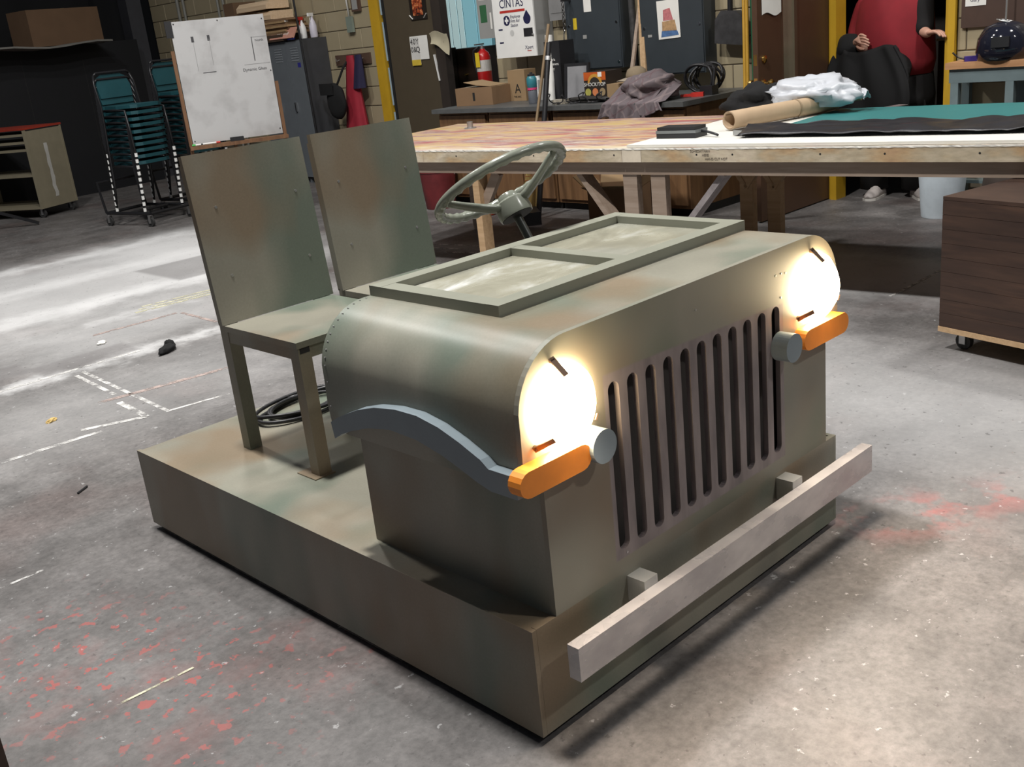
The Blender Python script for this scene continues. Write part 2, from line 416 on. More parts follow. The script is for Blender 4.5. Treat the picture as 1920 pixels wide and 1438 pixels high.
obj('front_sheet', B(-.005, -.0025, -.04, .10, -.01, .25), mat('grey_white_print', (.62, .61, .58), .7), pz)
obj('yellow_band', B(-.006, -.0051, -.04, .10, -.02, .035), mat('yellow_print', (.62, .45, .05), .6), pz)
for i, s in enumerate(('4', '0', 'Y', '0', '&', 'Q')): text('glyph', s, .075, face_mx(-.006, .075-.045*(i % 3), .205-.075*(i//3)), BLK, pz)
bm = NB(); bar(bm, (5.75, 6.76, 1.02), (5.75, 6.80, 1.27), .012, .022, (1, 0, 0)); single('door_pull', bm, WHT, 'thin white vertical strip near the edge of the brown door', 'strip')
bm = surf(NB(), lambda u, v: (5.70+.05*u+.02*math.sin(3*v), 6.78-.20*u, 1.47-.10*v+.02*math.sin(5*u)-.05*u*v*2), 6, 6, .004); single('hanging_rag', bm, mat('cream_cloth', (.42, .38, .27), .9), 'cream rag hanging at the edge of the blue-lit doorway', 'rag', smooth=True)

# office behind: lit vertical blinds and a dark cabinet
ob = thing('vertical_blinds', 'pale blue vertical blinds behind the doorway', 'blinds', (7.6, 8.4, 0))
BLD = emit('backlit_blind_pale', (.55, .74, .74), .55); BLD2 = emit('backlit_blind_blue', (.30, .60, .68), .55)
_e = (9.1, 8.77, 8.58, 8.45, 8.35, 8.13, 7.9)
for k in range(6): obj('blind_slat', B(0, .006, _e[k+1]-8.4+.008, _e[k]-8.4-.008, 1.27, 3.0), (BLD2, BLD, BLD, BLD, BLD2, BLD2)[k], ob)
obj('head_rail', B(-.02, .05, -.6, .8, 3.0, 3.06), GREYM, ob)
t = thing('office_cabinet', 'dark brown cabinet seen through the doorway below the blinds', 'cabinet', (6.9, 7.66, 0))
obj('carcass', B(0, .4, -.24, .26, 0, 1.28), mat('dark_walnut', (.045, .025, .018), .5), t, bevel=.004)
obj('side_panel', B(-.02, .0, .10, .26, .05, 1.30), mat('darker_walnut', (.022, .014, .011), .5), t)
obj('knob', cyl(NB(), (-.04, -.05, 1.0), (-.0, -.05, 1.0), .012), BRASS, t)
l2 = bpy.data.lights.new('office_lamp', 'AREA'); l2.energy = 14; l2.size = .8; l2.color = (.7, .9, 1); l2o = bpy.data.objects.new('office_lamp', l2); COL.objects.link(l2o); l2o.location = (8.0, 7.6, 2.7)


# ================================================================ the jeep prop
J = thing('jeep_prop', 'olive sprayed plywood stage jeep with lit headlights on the concrete floor', 'stage jeep')
W, L, H, G = 1.22, 1.781, .277, .02
base = obj('platform_deck', B(.014, W-.014, .016, L, H-.02, H-.003), P_BASE, J)
obj('side_panel', B(0, .013, 0, L+.004, G, H), P_BASE, base, bevel=.0015)
obj('side_panel', B(W-.013, W, 0, L+.004, G, H), P_BASE, base, bevel=.0015)
obj('rear_panel', B(.014, W-.014, L-.014, L, G, H-.021), P_BASE, base)
obj('front_panel', B(.0135, W-.0135, 0, .015, G, H+.0005), P_BASE, base, bevel=.0015)
for y in (.06, .62, 1.2, 1.72):
    obj('skid', B(.05, W-.05, y-.03, y+.03, 0, H-.021), DARK, base)
# lower body
obj('body_side', B(.075, .093, .014, .613, H-.003, .585), P_BODY, J)
obj('body_side', B(1.147, 1.165, .014, .613, H-.003, .585), P_BODY, J)
obj('body_rear', B(.093, 1.147, .596, .613, H-.003, .585), P_BODY, J)
# front board: hood outline above the narrower body, with the eleven routed slots cut through
HX0, HX1, HZ, HR = .026, 1.228, .866, .145
def hood_outline(off=0):
    x0, x1, z1, r = HX0-off, HX1+off, HZ+off, HR+off
    p = [(x0+.004, .575), (x0-.001, .64), (x0+.001, .70)]
    p += arc(x0+r, z1-r, r, PI, PI/2, 12)[1:] + arc(x1-r, z1-r, r, PI/2, 0, 12)
    p += [(x1-.001, .70), (x1+.001, .64), (x1-.004, .575)]
    return p
SL_N, SL_W, SL_Z0, SL_Z1 = 11, .0355, .333, .723
SL_X = [.304 + .0622*i for i in range(SL_N)]
def slot(x, n=8):
    r = SL_W/2
    return arc(x, SL_Z1-r, r, 0, PI, n) + arc(x, SL_Z0+r, r, PI, 2*PI, n)
def plate_with_slots(poly, y0, y1):
    bm = NB()
    def loop(pts, y):
        v = [bm.verts.new((p[0], y, p[1])) for p in pts]
        return v, [bm.edges.new((v[i], v[(i+1) % len(v)])) for i in range(len(v))]
    V0, E0 = loop(poly, y0); V1, E1 = loop(poly, y1); eF = list(E0); eB = list(E1)
    walls = [(V0, V1)]
    for x in SL_X:
        a, ea = loop(slot(x), y0); b, eb = loop(slot(x), y1); eF += ea; eB += eb; walls.append((a, b))
    bmesh.ops.triangle_fill(bm, edges=eF, use_beauty=True); bmesh.ops.triangle_fill(bm, edges=eB, use_beauty=True)
    for a, b in walls:
        n = len(a)
        for i in range(n): bm.faces.new((a[i], a[(i+1) % n], b[(i+1) % n], b[i]))
    return bm
def front_paint():
    # same olive, with the grille field sprayed grey: a rectangle of paint with its own edge
    k = NT('olive_front_paint'); sep = k.new('ShaderNodeSeparateXYZ'); k.link(k.co, sep.inputs[0])
    def mr(v, a, b):
        m = k.new('ShaderNodeMapRange'); m.inputs[1].default_value = a; m.inputs[2].default_value = b; k.link(v, m.inputs[0]); return m.outputs[0]
    X, Z = sep.outputs[0], sep.outputs[2]
    mask = k.math('MULTIPLY', k.math('MULTIPLY', mr(X, .271, .275), mr(X, .962, .958)), k.math('MULTIPLY', mr(Z, .311, .315), mr(k.math('ADD', Z, k.math('MULTIPLY', X, .03)), .756, .750)))
    b = k.mix(k.ramp(k.noise(1.8, 2, .5), [(.42, 0.), (.62, 1.)]), OL, tuple(x*.9 for x in OL))
    r = k.mix(k.math('MULTIPLY', k.ramp(k.noise(2.2, 2, .5, k.mapping((1, 1, 1), (3, 2, 8))), [(.5, 0.), (.68, 1.)]), .65), b, (.21, .14, .085))
    g = k.mix(k.math('MULTIPLY', k.ramp(k.noise(2.4, 2, .5, k.mapping((1, 1, 1), (9, 4, 1))), [(.52, 0.), (.68, 1.)]), .7), r, (.13, .155, .11))
    gr = k.ramp(k.noise(9, 3, .5, k.mapping((2, 1, .6))), [(.3, (.16, .135, .14)), (.7, (.30, .255, .25))])
    k.set(k.mix(mask, g, gr), .42, 0, .4); k.bump(k.noise(90, 3, .6), .06, .002); return k.m
P_FRONT = front_paint()
ho = hood_outline()
front_poly = [(.0735, H+.0005), (.0735, .575)] + ho + [(1.1665, .575), (1.1665, H+.0005)]
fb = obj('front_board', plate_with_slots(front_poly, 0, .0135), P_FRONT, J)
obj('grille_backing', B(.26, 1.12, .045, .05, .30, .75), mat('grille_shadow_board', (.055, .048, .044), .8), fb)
# hood skin wrapped round the curve
def hood_skin():
    bm = NB(); po = hood_outline(.0); pi_ = hood_outline(-.006)
    rows = []
    for y in (.0137, .2, .4, .55, .652): rows.append(([bm.verts.new((x, y, z)) for x, z in po], [bm.verts.new((x, y, z)) for x, z in pi_]))
    n = len(po)
    for (a, b), (c, d) in zip(rows, rows[1:]):
        for i in range(n-1):
            bm.faces.new((a[i], a[i+1], c[i+1], c[i])); bm.faces.new((b[i], d[i], d[i+1], b[i+1]))
        bm.faces.new((a[0], c[0], d[0], b[0])); bm.faces.new((a[-1], b[-1], d[-1], c[-1]))
    for a, b in (rows[0], rows[-1]):
        for i in range(n-1): bm.faces.new((a[i], b[i], b[i+1], a[i+1]))
    return bm
hood = obj('hood_skin', hood_skin(), P_BODY, J, smooth=True)
bm = NB(); prism(bm, hood_outline(-.007), .600, .618, 'y'); obj('rear_former', bm, P_BODY, hood)
for xa, xb in ((HX0+.006, .0745), (1.1655, HX1-.006)): obj('overhang_floor', B(xa, xb, .014, .645, .576, .590), P_BODY, hood)
# staples along the rear edge of the skin
bm = NB()
for i, (x, z) in enumerate(hood_outline(.0004)):
    if x < .5 and i % 1 == 0: box(bm, x-.0012, x+.0012, .636, .641, z-.0012, z+.0012)
obj('staples', bm, STEEL, hood)['kind'] = 'stuff'
# windscreen frame folded flat on the hood
fz0, fz1 = .8645, .891
ws = obj('windshield_frame', B(.192, 1.110, .203, .2475, fz0, fz1), P_FR, J, bevel=.0015)
obj('frame_rail', B(.192, 1.110, .606, .650, fz0, fz1), P_FR, ws, bevel=.0015)
for x0, x1 in ((.192, .238), (.628, .668), (1.064, 1.110)): obj('frame_stile', B(x0, x1, .2476, .6059, fz0, fz1-.0004), P_FR, ws, bevel=.0015)
def pane_mat():
    k = NT('dusty_acrylic'); a = k.noise(4.5, 6, .62, k.mapping((1, 1.8, 1), rot=(0, 0, .5)), .5)
    c = k.ramp(a, [(.3, (.27, .26, .20)), (.52, (.34, .33, .26)), (.62, (.42, .42, .37)), (.72, (.62, .63, .60))])
    b = k.noise(3, 3, .5); c = k.mix(k.math('MULTIPLY', k.ramp(b, [(.45, 0.), (.6, 1.)]), .5), c, (.30, .31, .28))
    k.set(c, k.ramp(a, [(.4, .18), (.7, .45)]), 0, .5); return k.m
PANE = pane_mat()
for x0, x1 in ((.236, .630), (.666, 1.066)): obj('windshield_pane', B(x0, x1, .246, .607, .8665, .8700), PANE, ws)
# curved fenders
ftop = [(.612, .613), (.585, .628), (.55, .644), (.495, .666), (.43, .684), (.355, .694), (.283, .694), (.216, .682), (.155, .662), (.095, .637), (.074, .622), (-.002, .622)]
fbot = [(-.002, .574), (.074, .574), (.112, .584), (.15, .598), (.212, .619), (.295, .637), (.385, .641), (.465, .628), (.53, .608), (.575, .590), (.606, .573)]
for x0, x1 in ((0, .0275), (1.2265, 1.254)):
    obj('fender_trim', prism(NB(), ftop+fbot, x0, x1, 'x'), P_BLUE, J, bevel=.001, label='blue-grey curved fender trim')
# marker lights and round buttons
def stadium(x0, x1, z0, z1, n=8):
    r = (z1-z0)/2*.92; zc = (z0+z1)/2
    return arc(x1-r, zc, (z1-z0)/2, -PI/2, PI/2, n) + arc(x0+r, zc, (z1-z0)/2, PI/2, 1.5*PI, n)
for x0, x1 in ((-.018, .183), (1.006, 1.224)):
    obj('marker_light', prism(NB(), stadium(x0, x1, .585, .640), -.0345, -.0002, 'y'), P_ORANGE, J, bevel=.0015, label='orange turn marker bar')
for x in (.215, .938):
    obj('round_button', cyl(NB(), (x, -.045, .619), (x, -.0002, .619), .0365, n=32), P_BLUE, J, bevel=.0015, label='blue-grey round button')
# bumper
bp = obj('bumper', B(.047, 1.273, -.081, -.050, .166, .245), ALU, J, bevel=.007, label='brushed aluminium bumper')
for x0, x1 in ((.302, .348), (.912, .958)): obj('bumper_bracket', B(x0, x1, -.0495, -.0004, .205, .266), mat('silver_paint', (.42, .43, .42), .4, .5), bp)
# headlights
LAMPG = emit('lit_headlight_glass', (1.0, .78, .48), 42.0)
for x, z in ((.143, .722), (1.108, .727)):
    M = Matrix.Rotation(PI/2, 3, 'X')          # lathe axis z -> -y
    rim = obj('headlight_rim', lathe(NB(), [(.080, 0), (.086, .002), (.086, .006), (.083, .008), (.078, .006)], 40, (x, -.0004, z), M), CHROME, J, smooth=True)
    obj('headlight_lens', lathe(NB(), [(.0885, .0002), (.0885, .014), (.070, .032), (.050, .046), (.025, .054), (0, .056)], 40, (x, -.0004, z), M), LAMPG, rim, smooth='all', label='glowing headlight lens')
    for a in (100, 215, 330):
        ca, sa = math.cos(math.radians(a)), math.sin(math.radians(a))
        b2 = NB(); bar(b2, (x+ca*.075, -.036, z+sa*.075), (x+ca*.108, -.004, z+sa*.108), .014, .003, (ca, 0, sa)); cyl(b2, (x+ca*.102, -.010, z+sa*.102), (x+ca*.102, -.002, z+sa*.102), .006, n=8)
        obj('lamp_clip', b2, mat('bronze_clip', (.12, .075, .05), .4, .7), rim)
    sp = bpy.data.lights.new('headlight_beam', 'SPOT'); sp.energy = 62; sp.spot_size = 2.7; sp.spot_blend = 1.0; sp.color = (1, .85, .70); sp.shadow_soft_size = .03
    so = bpy.data.objects.new('headlight_beam', sp); COL.objects.link(so); so.location = (x, -.075, z); so.parent = J
    so.rotation_euler = Vector((0, -1, -.62)).to_track_quat('-Z', 'Y').to_euler()
# screws in the front board
for x, z in ((.93, .80), (.955, .80), (.975, .797), (.60, .80), (.31, .322), (.952, .74)): obj('screw', cyl(NB(), (x, -.0012, z), (x, -.0001, z), .0028, n=8), STEEL, fb)
# steering wheel and column
ax = Vector((0, .528, .849)); wc = Vector((.852, .857, 1.014))
ua = Vector((1, 0, 0)); va = ax.cross(ua).normalized()
def wp(ang, r, h=0): return wc + ua*(r*math.cos(ang)) + va*(r*math.sin(ang)) + ax*h
NR = 96
bm = NB(); rings = []
for i in range(NR):
    a = 2*PI*i/NR; c = wp(a, .198); ro = (c-wc).normalized(); ring = []
    for k in range(12):
        b = 2*PI*k/12; rr = .0145
        if math.cos(b) < -.3 or math.sin(b) < -.3: rr += .0022*math.cos(i*2*PI*32/NR)
        ring.append(bm.verts.new(c + ro*(rr*math.cos(b)) + ax*(rr*math.sin(b))))
    rings.append(ring)
for i in range(NR):
    for k in range(12): bm.faces.new((rings[i][k], rings[(i+1) % NR][k], rings[(i+1) % NR][(k+1) % 12], rings[i][(k+1) % 12]))
rimw = obj('steering_wheel', bm, P_WHEEL, J, smooth='all', label='glossy grey-green steering wheel')
def spoke(a):
    bm = NB(); prev = None; side = (-ua*math.sin(a) + va*math.cos(a))
    for t in [i/6 for i in range(7)]:
        r = .035 + (.192-.035)*t; h = -.072 + .068*t**1.25; w = .021 - .006*t; th = .014 - .004*t
        c = wp(a, r, h); ring = [bm.verts.new(c + side*(w*math.cos(q)) + ax*(th*math.sin(q))) for q in [2*PI*k/10 for k in range(10)]]
        if prev:
            for k in range(10): bm.faces.new((prev[k], prev[(k+1) % 10], ring[(k+1) % 10], ring[k]))
        else: bm.faces.new(ring)
        prev = ring
    bm.faces.new(prev); return bm
for a in (math.radians(168), math.radians(296), math.radians(46)): obj('spoke', spoke(a), P_WHEEL, rimw, smooth='all')
Mw = Matrix((ua, va, ax)).transposed()
obj('hub', lathe(NB(), [(.050, -.108), (.052, -.100), (.050, -.062), (.040, -.055), (.030, -.053), (.028, -.040), (.024, -.036), (0, -.035)], 32, wc, Mw), P_WHEEL, rimw, smooth=True)
obj('hub_opening', lathe(NB(), [(0, -.1095), (.047, -.1095), (.047, -.1082), (0, -.1082)], 28, wc, Mw), DARK, rimw)
obj('steering_column', cyl(NB(), wc - ax*.105, wc - ax*.42, .0125, n=16), mat('dark_olive_tube', (.05, .055, .045), .4), J, smooth=True)

# ---------------------------------------------------------------- plywood chairs on the platform
def ply_chair(x0, label, rz=0):
    t = thing('plywood_chair', label, 'chair', (x0, 1.06, H-.003), rz, 'plywood seats of the stage jeep')
    w, d, sz = .395, .41, .407; tb = .042
    for lx in (.006, w-.006-tb):
        obj('leg', B(lx, lx+tb, .006, .006+tb, 0, sz-.0185), P_CH, t, bevel=.006)
        # rear leg runs on up behind the backrest with a slight rake
        b2 = NB(); bar(b2, (lx+tb/2, d-.004, 0), (lx+tb/2, d-.004, sz), tb, tb, (0, 1, 0)); obj('leg', b2, P_CH, t, bevel=.006)
        b2 = NB(); bar(b2, (lx+tb/2, d+.004, sz-.004), (lx+tb/2, d+.050, sz+.475), tb, tb*.8, (0, 1, 0)); obj('back_post', b2, P_CH, t, bevel=.005)
        obj('side_rail', B(lx+.002, lx+tb-.002, .006+tb, d-.025, sz-.055, sz-.0185), P_CH, t, bevel=.003)
    fr = obj('front_rail', B(.006+tb, w-.006-tb, .010, .006+tb-.004, sz-.055, sz-.0185), P_CH, t, bevel=.003)
    obj('tube_end', B(.012, .044, .0052, .0058, sz-.036, sz-.0195), DARK, fr)
    obj('seat', B(0, w, 0, d-.026, sz-.018, sz), P_CH, t, bevel=.002)
    b2 = NB(); bar(b2, (w/2, d-.016, sz+.0005), (w/2, d+.032, sz+.503), w+.012, .018, (0, 1, 0)); bk = obj('backrest', b2, P_CH, t, bevel=.002)
    for sx in (.065, w-.05):
        for h in (.14, .345):
            y = d-.016+.048*h/.503-.0105; obj('screw', cyl(NB(), (sx, y, sz+h), (sx, y+.004, sz+h), .0045, n=10), STEEL, bk)
    for lx in (.004, w-.004-tb): obj('foot_plate', B(lx-.02, lx+tb+.008, -.004, .09, 0, .0035), P_CH, t)
    return t
ply_chair(.212, 'olive painted plywood chair nearer the camera, left of the steering wheel', .0)
ply_chair(.658, 'olive painted plywood chair directly behind the steering wheel', .0)
# coiled black cable on the rear of the platform
pts = []
for i in range(150):
    a = i/150*2*PI*4.3; r = .135+.025*math.sin(a*.37)+.012*math.sin(a*1.9); pts.append((.55+r*math.cos(a)*1.25, 1.62+r*math.sin(a)*.62, H+.006+.0045*(i/35)+.004*math.sin(a*2.3)))
single('cable_coil', tube(NB(), pts, .0065, 7), BLK, 'coiled black cable lying on the jeep platform behind the chair', 'cable', smooth='all')

# ================================================================ big paint-covered work table
TA = Vector((2.82, 4.72, 0)); TROT = math.atan2(-.996, .0899)      # local x runs along the front edge to the right, local y into the depth
table = thing('work_table', 'long wooden paint-smeared work table behind the jeep', 'table', TA, TROT)
TZ, TL, TD = .78, 6.0, 1.42
def table_top_mat():
    k = NT('paint_smeared_plywood'); st = k.mapping((1.3, 6, 1), rot=(0, 0, .25)); n = k.noise(1.5, 6, .62, st, .8); n2 = k.noise(2.2, 5, .6, k.mapping((1, 5, 1), (3, 8, 0), (0, 0, .2)), .6)
    c = k.ramp(n, [(.28, (.48, .33, .11)), (.44, (.52, .38, .19)), (.53, (.44, .29, .22)), (.60, (.28, .17, .16)), (.70, (.56, .49, .42))])
    sep = k.new('ShaderNodeSeparateXYZ'); k.link(k.co, sep.inputs[0])
    nearw = k.ramp(k.math('ADD', k.math('MULTIPLY', sep.outputs[1], -1.6), k.noise(4, 5, .6, st)), [(.20, 0.), (.5, 1.)])
    c = k.mix(k.math('MULTIPLY', nearw, .85), c, (.62, .58, .50))
    red = k.ramp(n2, [(.55, 0.), (.66, 1.)]); c = k.mix(k.math('MULTIPLY', red, .75), c, (.36, .06, .08))
    wh = k.ramp(k.noise(3, 6, .65, k.mapping((1, 7, 1), (9, 1, 0), (0, 0, -.2)), .6), [(.60, 0.), (.68, 1.)]); c = k.mix(k.math('MULTIPLY', wh, .75), c, (.66, .64, .60))
    bk = k.ramp(k.noise(3, 6, .7, k.mapping((.8, 9, 1), (1, 5, 0), (0, 0, .15)), .6), [(.66, 0.), (.72, 1.)]); c = k.mix(k.math('MULTIPLY', bk, .6), c, (.12, .10, .09))
    k.set(c, .55); k.bump(n, .15, .003); return k.m
def fascia_mat():
    k = NT('painted_fascia_board'); n = k.noise(1.4, 4, .55, k.mapping((1.2, 1, 3))); f = k.noise(10, 5, .6, k.mapping((2, 1, 6)))
    c = k.ramp(n, [(.30, (.50, .38, .22)), (.42, (.58, .50, .38)), (.5, (.44, .37, .26)), (.58, (.46, .32, .18)), (.72, (.38, .20, .12))])
    k.set(k.mix(.35, c, k.ramp(f, [(.3, .25), (.7, .7)]), 'OVERLAY'), .65); return k.m
obj('table_top', B(0, TL, 0, TD, TZ-.018, TZ), table_top_mat(), table)
bm = surf(NB(), lambda u, v: (TL*u, -.004+.003*mnoise.noise(Vector((u*300, v*3, 0))), TZ+.0015-.008*v+.003*mnoise.noise(Vector((u*220, 7, v)))), 420, 1); obj('paint_drip_edge', bm, mat('flaking_white_paint', (.78, .76, .70), .7), table)
fx = [0, 1.02, 2.50, 2.62, 4.55, TL]
FASC = fascia_mat()
for a, b in zip(fx, fx[1:]): obj('fascia_board', B(a+.001, b-.001, -.002, .018, TZ-.070, TZ-.006), FASC if b-a > .2 else mat('cream_patch', (.66, .58, .46), .7), table, bevel=.001)
obj('apron', B(.02, TL-.02, .03, .068, TZ-.140, TZ-.0185), PINED, table)
obj('apron', B(.02, TL-.02, TD-.07, TD-.03, TZ-.140, TZ-.0185), PINED, table)
for i, x in enumerate((.06, 1.3, 2.55, 3.8, 5.2)): obj('cross_beam', B(x, x+.04, .0685, TD-.071, TZ-.138, TZ-.0185), PINED, table)
def leg(x, y, w=.088, d=.04, m=PINE, z1=TZ-.1405, z0=0): obj('leg', B(x-w/2, x+w/2, y-d/2, y+d/2, z0, z1), m, table, bevel=.002)
def brace(a, b, w, t_, m=PINED): 
    q = NB(); bar(q, a, b, t_, w, (0, 1, 0)); obj('brace', q, m, table)
leg(1.385, .09, .05, .085, PINE); brace((1.41, .10, .45), (1.53, .10, .635), .035, .06)
leg(2.515, .06, .088, .045, PINED); leg(2.69, .06, .088, .045, PINED)
SPL = mat('spattered_grey_wood', (.30, .27, .27), .7, var=.35, scale=16)
q = NB(); bar(q, (2.16, .10, .64), (2.50, .10, .20), .03, .088, (0, 1, 0)); obj('brace', q, PINED, table)
q = NB(); bar(q, (3.06, .10, .64), (2.68, .10, .20), .03, .088, (0, 1, 0)); obj('brace', q, SPL, table)
for x in (2.56, 2.745):
    leg(x, 1.25, .085, .06, PINE)
    q = NB(); bar(q, (x-.16, 1.24, .60), (x, 1.24, .36), .03, .05, (0, 1, 0)); obj('brace', q, PINE, table)
    q = NB(); bar(q, (x+.16, 1.24, .60), (x, 1.24, .36), .03, .05, (0, 1, 0)); obj('brace', q, PINE, table)
leg(.25, 1.28, .085, .085, PINED); leg(5.6, .10, .088, .088, PINED); leg(5.6, 1.3, .088, .088, PINED); leg(4.2, 1.3, .088, .088, PINED)
bm = NB()
for x in (.15, .55, 1.3, 1.9, 2.45, 2.95, 3.15, 3.6, 3.9, 4.3): obj('nail_hole', cyl(NB(), (x, -.0026, TZ-.033), (x, -.0018, TZ-.033), .005, n=8), DARK, table)
MFT = face_my(3.00, -.003, TZ-.016); PENC = mat('pencil_grey', (.22, .19, .15), .8)
for i, (s, x) in enumerate((('SOMEDAY MAN', 2.97), ('HERE', 3.00), ('HAND CUT NOT', 3.06))): text('handwriting', s, .016, face_my(x, -.003, TZ-.016-.019*i), PENC, table)
T4 = Matrix.Translation(TA) @ Matrix.Rotation(TROT, 4, 'Z')
def tpos(x, y, z=TZ): return T4 @ Vector((x, y, z))
# things on the table (placed in the table's own directions)
t = thing('pipe_flange', 'small grey steel pipe flange at the left end of the table', 'flange', tpos(.42, 1.10), TROT)
obj('plate', cyl(NB(), (0, 0, 0), (0, 0, .006), .045, n=24), STEEL, t); obj('socket', cyl(NB(), (0, 0, .006), (0, 0, .048), .022, n=20), STEEL, t)
FOAM = mat('white_foam_board', (.66, .65, .60), .7, var=.04)
single('foam_board', B(2.52, TL-.4, .02, 1.36, 0, .014), FOAM, 'white foam board lying on the right part of the work table', 'board', (TA.x, TA.y, TZ+.002), TROT, bevel=.001)
TZ2 = TZ+.016
single('teal_sheet', B(3.10, TL-.5, .58, 1.38, 0, .004), mat('teal_painted_sheet', (.03, .17, .17), .5, var=.08, scale=3), 'flat teal sheet on the right side of the table', 'sheet', (TA.x, TA.y, TZ2+.0005), TROT)
# black plastic sheet folded along the front
def blackfold(u, v):
    x = 3.07 + 2.3*u; y = .20 + .36*v + .02*mnoise.noise(Vector((u*6, v, 3)))
    z = .012 + .030*abs(mnoise.noise(Vector((u*9, v*5, 1)))) + .018*math.sin(PI*v)*(1+mnoise.noise(Vector((u*4, v*2, 8))))
    return (x - .08*v*(1-u), y, z)
single('black_plastic_sheet', surf(NB(), blackfold, 110, 16, .004), mat('black_plastic_film', (.02, .02, .024), .33, var=.2), 'crumpled black plastic sheet along the front of the teal sheet', 'plastic sheet', (TA.x, TA.y, TZ2+.006), TROT, smooth='all')
# black tool case with a handle
t = thing('tool_case', 'black box tool with grey band on the table edge beside the paper roll', 'tool', tpos(2.69, .30, TZ2), TROT)
obj('body', B(-.125, .115, -.06, .06, 0, .026), BLK, t, bevel=.006); obj('grey_band', B(-.127, .117, -.062, .062, .0262, .041), mat('grey_rubber', (.16, .17, .17), .5), t, bevel=.003); obj('lid', B(-.12, .11, -.058, .058, .0412, .058), BLK, t, bevel=.008)
obj('handle', tube(NB(), [(.117, .0, .03), (.16, -.01, .026), (.21, -.03, .018), (.235, -.04, .012)], .007, 8), BLK, t, smooth='all')
# kraft paper roll
R0 = tpos(2.86, .50, TZ2+.055); R1 = tpos(3.10, 1.30, TZ2+.055); d = (R1-R0)
t = thing('paper_roll', 'brown kraft paper roll with open end on the table', 'paper roll', R0, math.atan2(d.y, d.x)); Lr = d.length
def spiral(u, v):
    a = u*2*PI*3.2; r = .050 - .009*u; return (v*Lr*(1-.02*u), r*math.cos(a-.5), r*math.sin(a-.5))
KRAFT = mat('kraft_paper', (.46, .33, .21), .8, var=.06)
obj('paper_wrap', surf(NB(), spiral, 110, 8, .0016), KRAFT, t, smooth='all')
obj('tape_band', cyl(NB(), (Lr*.60, 0, 0), (Lr*.615, 0, 0), .0515, n=40, caps=False), mat('kraft_seam', (.36, .26, .16), .8), t)
# long metal straightedge and a square tray
P0 = tpos(2.99, .30, TZ2); P1 = tpos(3.42, 1.50, TZ2+.004); d = P1-P0
t = thing('straightedge', 'long grey metal straightedge beside the paper roll', 'straightedge', P0, math.atan2(d.y, d.x))
obj('blade', B(.05, d.length, -.03, .03, .0005, .0035), STEEL, t); obj('stock', B(.0, .30, -.065, .0, .004, .028), GREYM, t, bevel=.001); obj('dark_inlay', B(.01, .29, -.06, -.006, .0282, .0292), BLK, t)
# white carrier bag with a tube in it
def bagf(seed, c, s):
    b = NB(); bmesh.ops.create_icosphere(b, subdivisions=4, radius=1)
    for v in b.verts:
        p = v.co.copy(); k = 1.12 + .20*mnoise.noise(p*1.3+Vector((seed, 0, 0))) - .50*abs(mnoise.noise(p*1.9+Vector((seed, 5, 0)))) - .20*abs(mnoise.noise(p*4.6+Vector((seed, 2, 0))))
        q = Vector((p.x*s[0]*k, p.y*s[1]*k, p.z*s[2]*k)); q.z = max(q.z, -s[2]*.75); v.co = q + Vector(c)
    return b
BAGM = mat('white_plastic_bag', (.52, .54, .58), .35, var=.05, scale=3)
t = thing('carrier_bag', 'crumpled white plastic carrier bag on the paper roll', 'bag', tpos(2.98, 1.17, TZ2), TROT)
obj('bag_body', bagf(3, (.02, .05, .115), (.30, .18, .100)), BAGM, t, smooth='all')
def flap(u, v): return (.20+.14*u, .05+.10*(v-.5)+.02*math.sin(9*u), .10+.06*math.sin(PI*v)*(1-u*.3)-.03*u+.02*mnoise.noise(Vector((u*6, v*6, 2))))
obj('bag_mouth', surf(NB(), flap, 12, 10, .002), BAGM, t, smooth='all')
obj('cardboard_tube', cyl(NB(), (.20, .07, .080), (.30, .07, .085), .024, n=18), CARDL, t)
# folded black cloth with red trim behind the roll
single('black_jacket', lump(NB(), (0, 0, .07), (.20, .16, .11), 5, .35, 4, floor=.0), BLKC, 'folded black cloth heap behind the paper roll', 'cloth', tpos(2.66, 1.25, TZ2), TROT+.3, smooth='all')
single('red_trim_cloth', lump(NB(), (0, 0, .05), (.035, .05, .05), 9, .3, 3, floor=.0), RED, 'small red cloth edge between black cloth and white bag', 'cloth', tpos(2.73, 1.40, TZ2), TROT, smooth='all')

# ---------------------------------------------------------------- under and beside the table
def bucket(name, label, loc, r0, r1, h, m, handle=True, rz=0):
    t = thing(name, label, 'bucket', loc, rz)
    obj('pail', lathe(NB(), [(r0*.98, 0), (r0, .004), (r1, h-.02), (r1+.006, h-.018), (r1+.006, h), (r1-.004, h), (r0-.006, .012), (0, .012)], 32), m, t, smooth=True)
    if handle: obj('wire_handle', tube(NB(), [(r1*1.02*math.cos(a), r1*1.02*math.sin(a)*.35-.0, h-.03-.08*math.sin(a)) for a in [PI*i/14 for i in range(15)]], .0025, 6), STEEL, t)
    return t
bucket('plastic_bucket', 'white plastic bucket on the floor beside the brown rolling box', (5.42, 1.56, 0), .125, .15, .36, mat('translucent_white_plastic', (.62, .70, .76), .4), rz=.8)
bucket('trash_bucket', 'dark red paint-stained bucket under the left end of the table', (4.72, 5.75, 0), .13, .16, .34, mat('dark_red_plastic', (.16, .022, .025), .5, var=.4, scale=5), rz=2.2)
t = thing('broom', 'straw broom with long brown handle leaning on the counter', 'broom', (4.60, 4.50, 0), .0)
obj('bristles', lathe(NB(), [(.10, .03), (.095, .10), (.07, .22), (.035, .32), (.02, .36)], 20, M=Matrix.Diagonal((1, .4, 1))), mat('straw', (.42, .29, .10), .9, var=.35, scale=30, stretch=(6, 6, .6)), t)
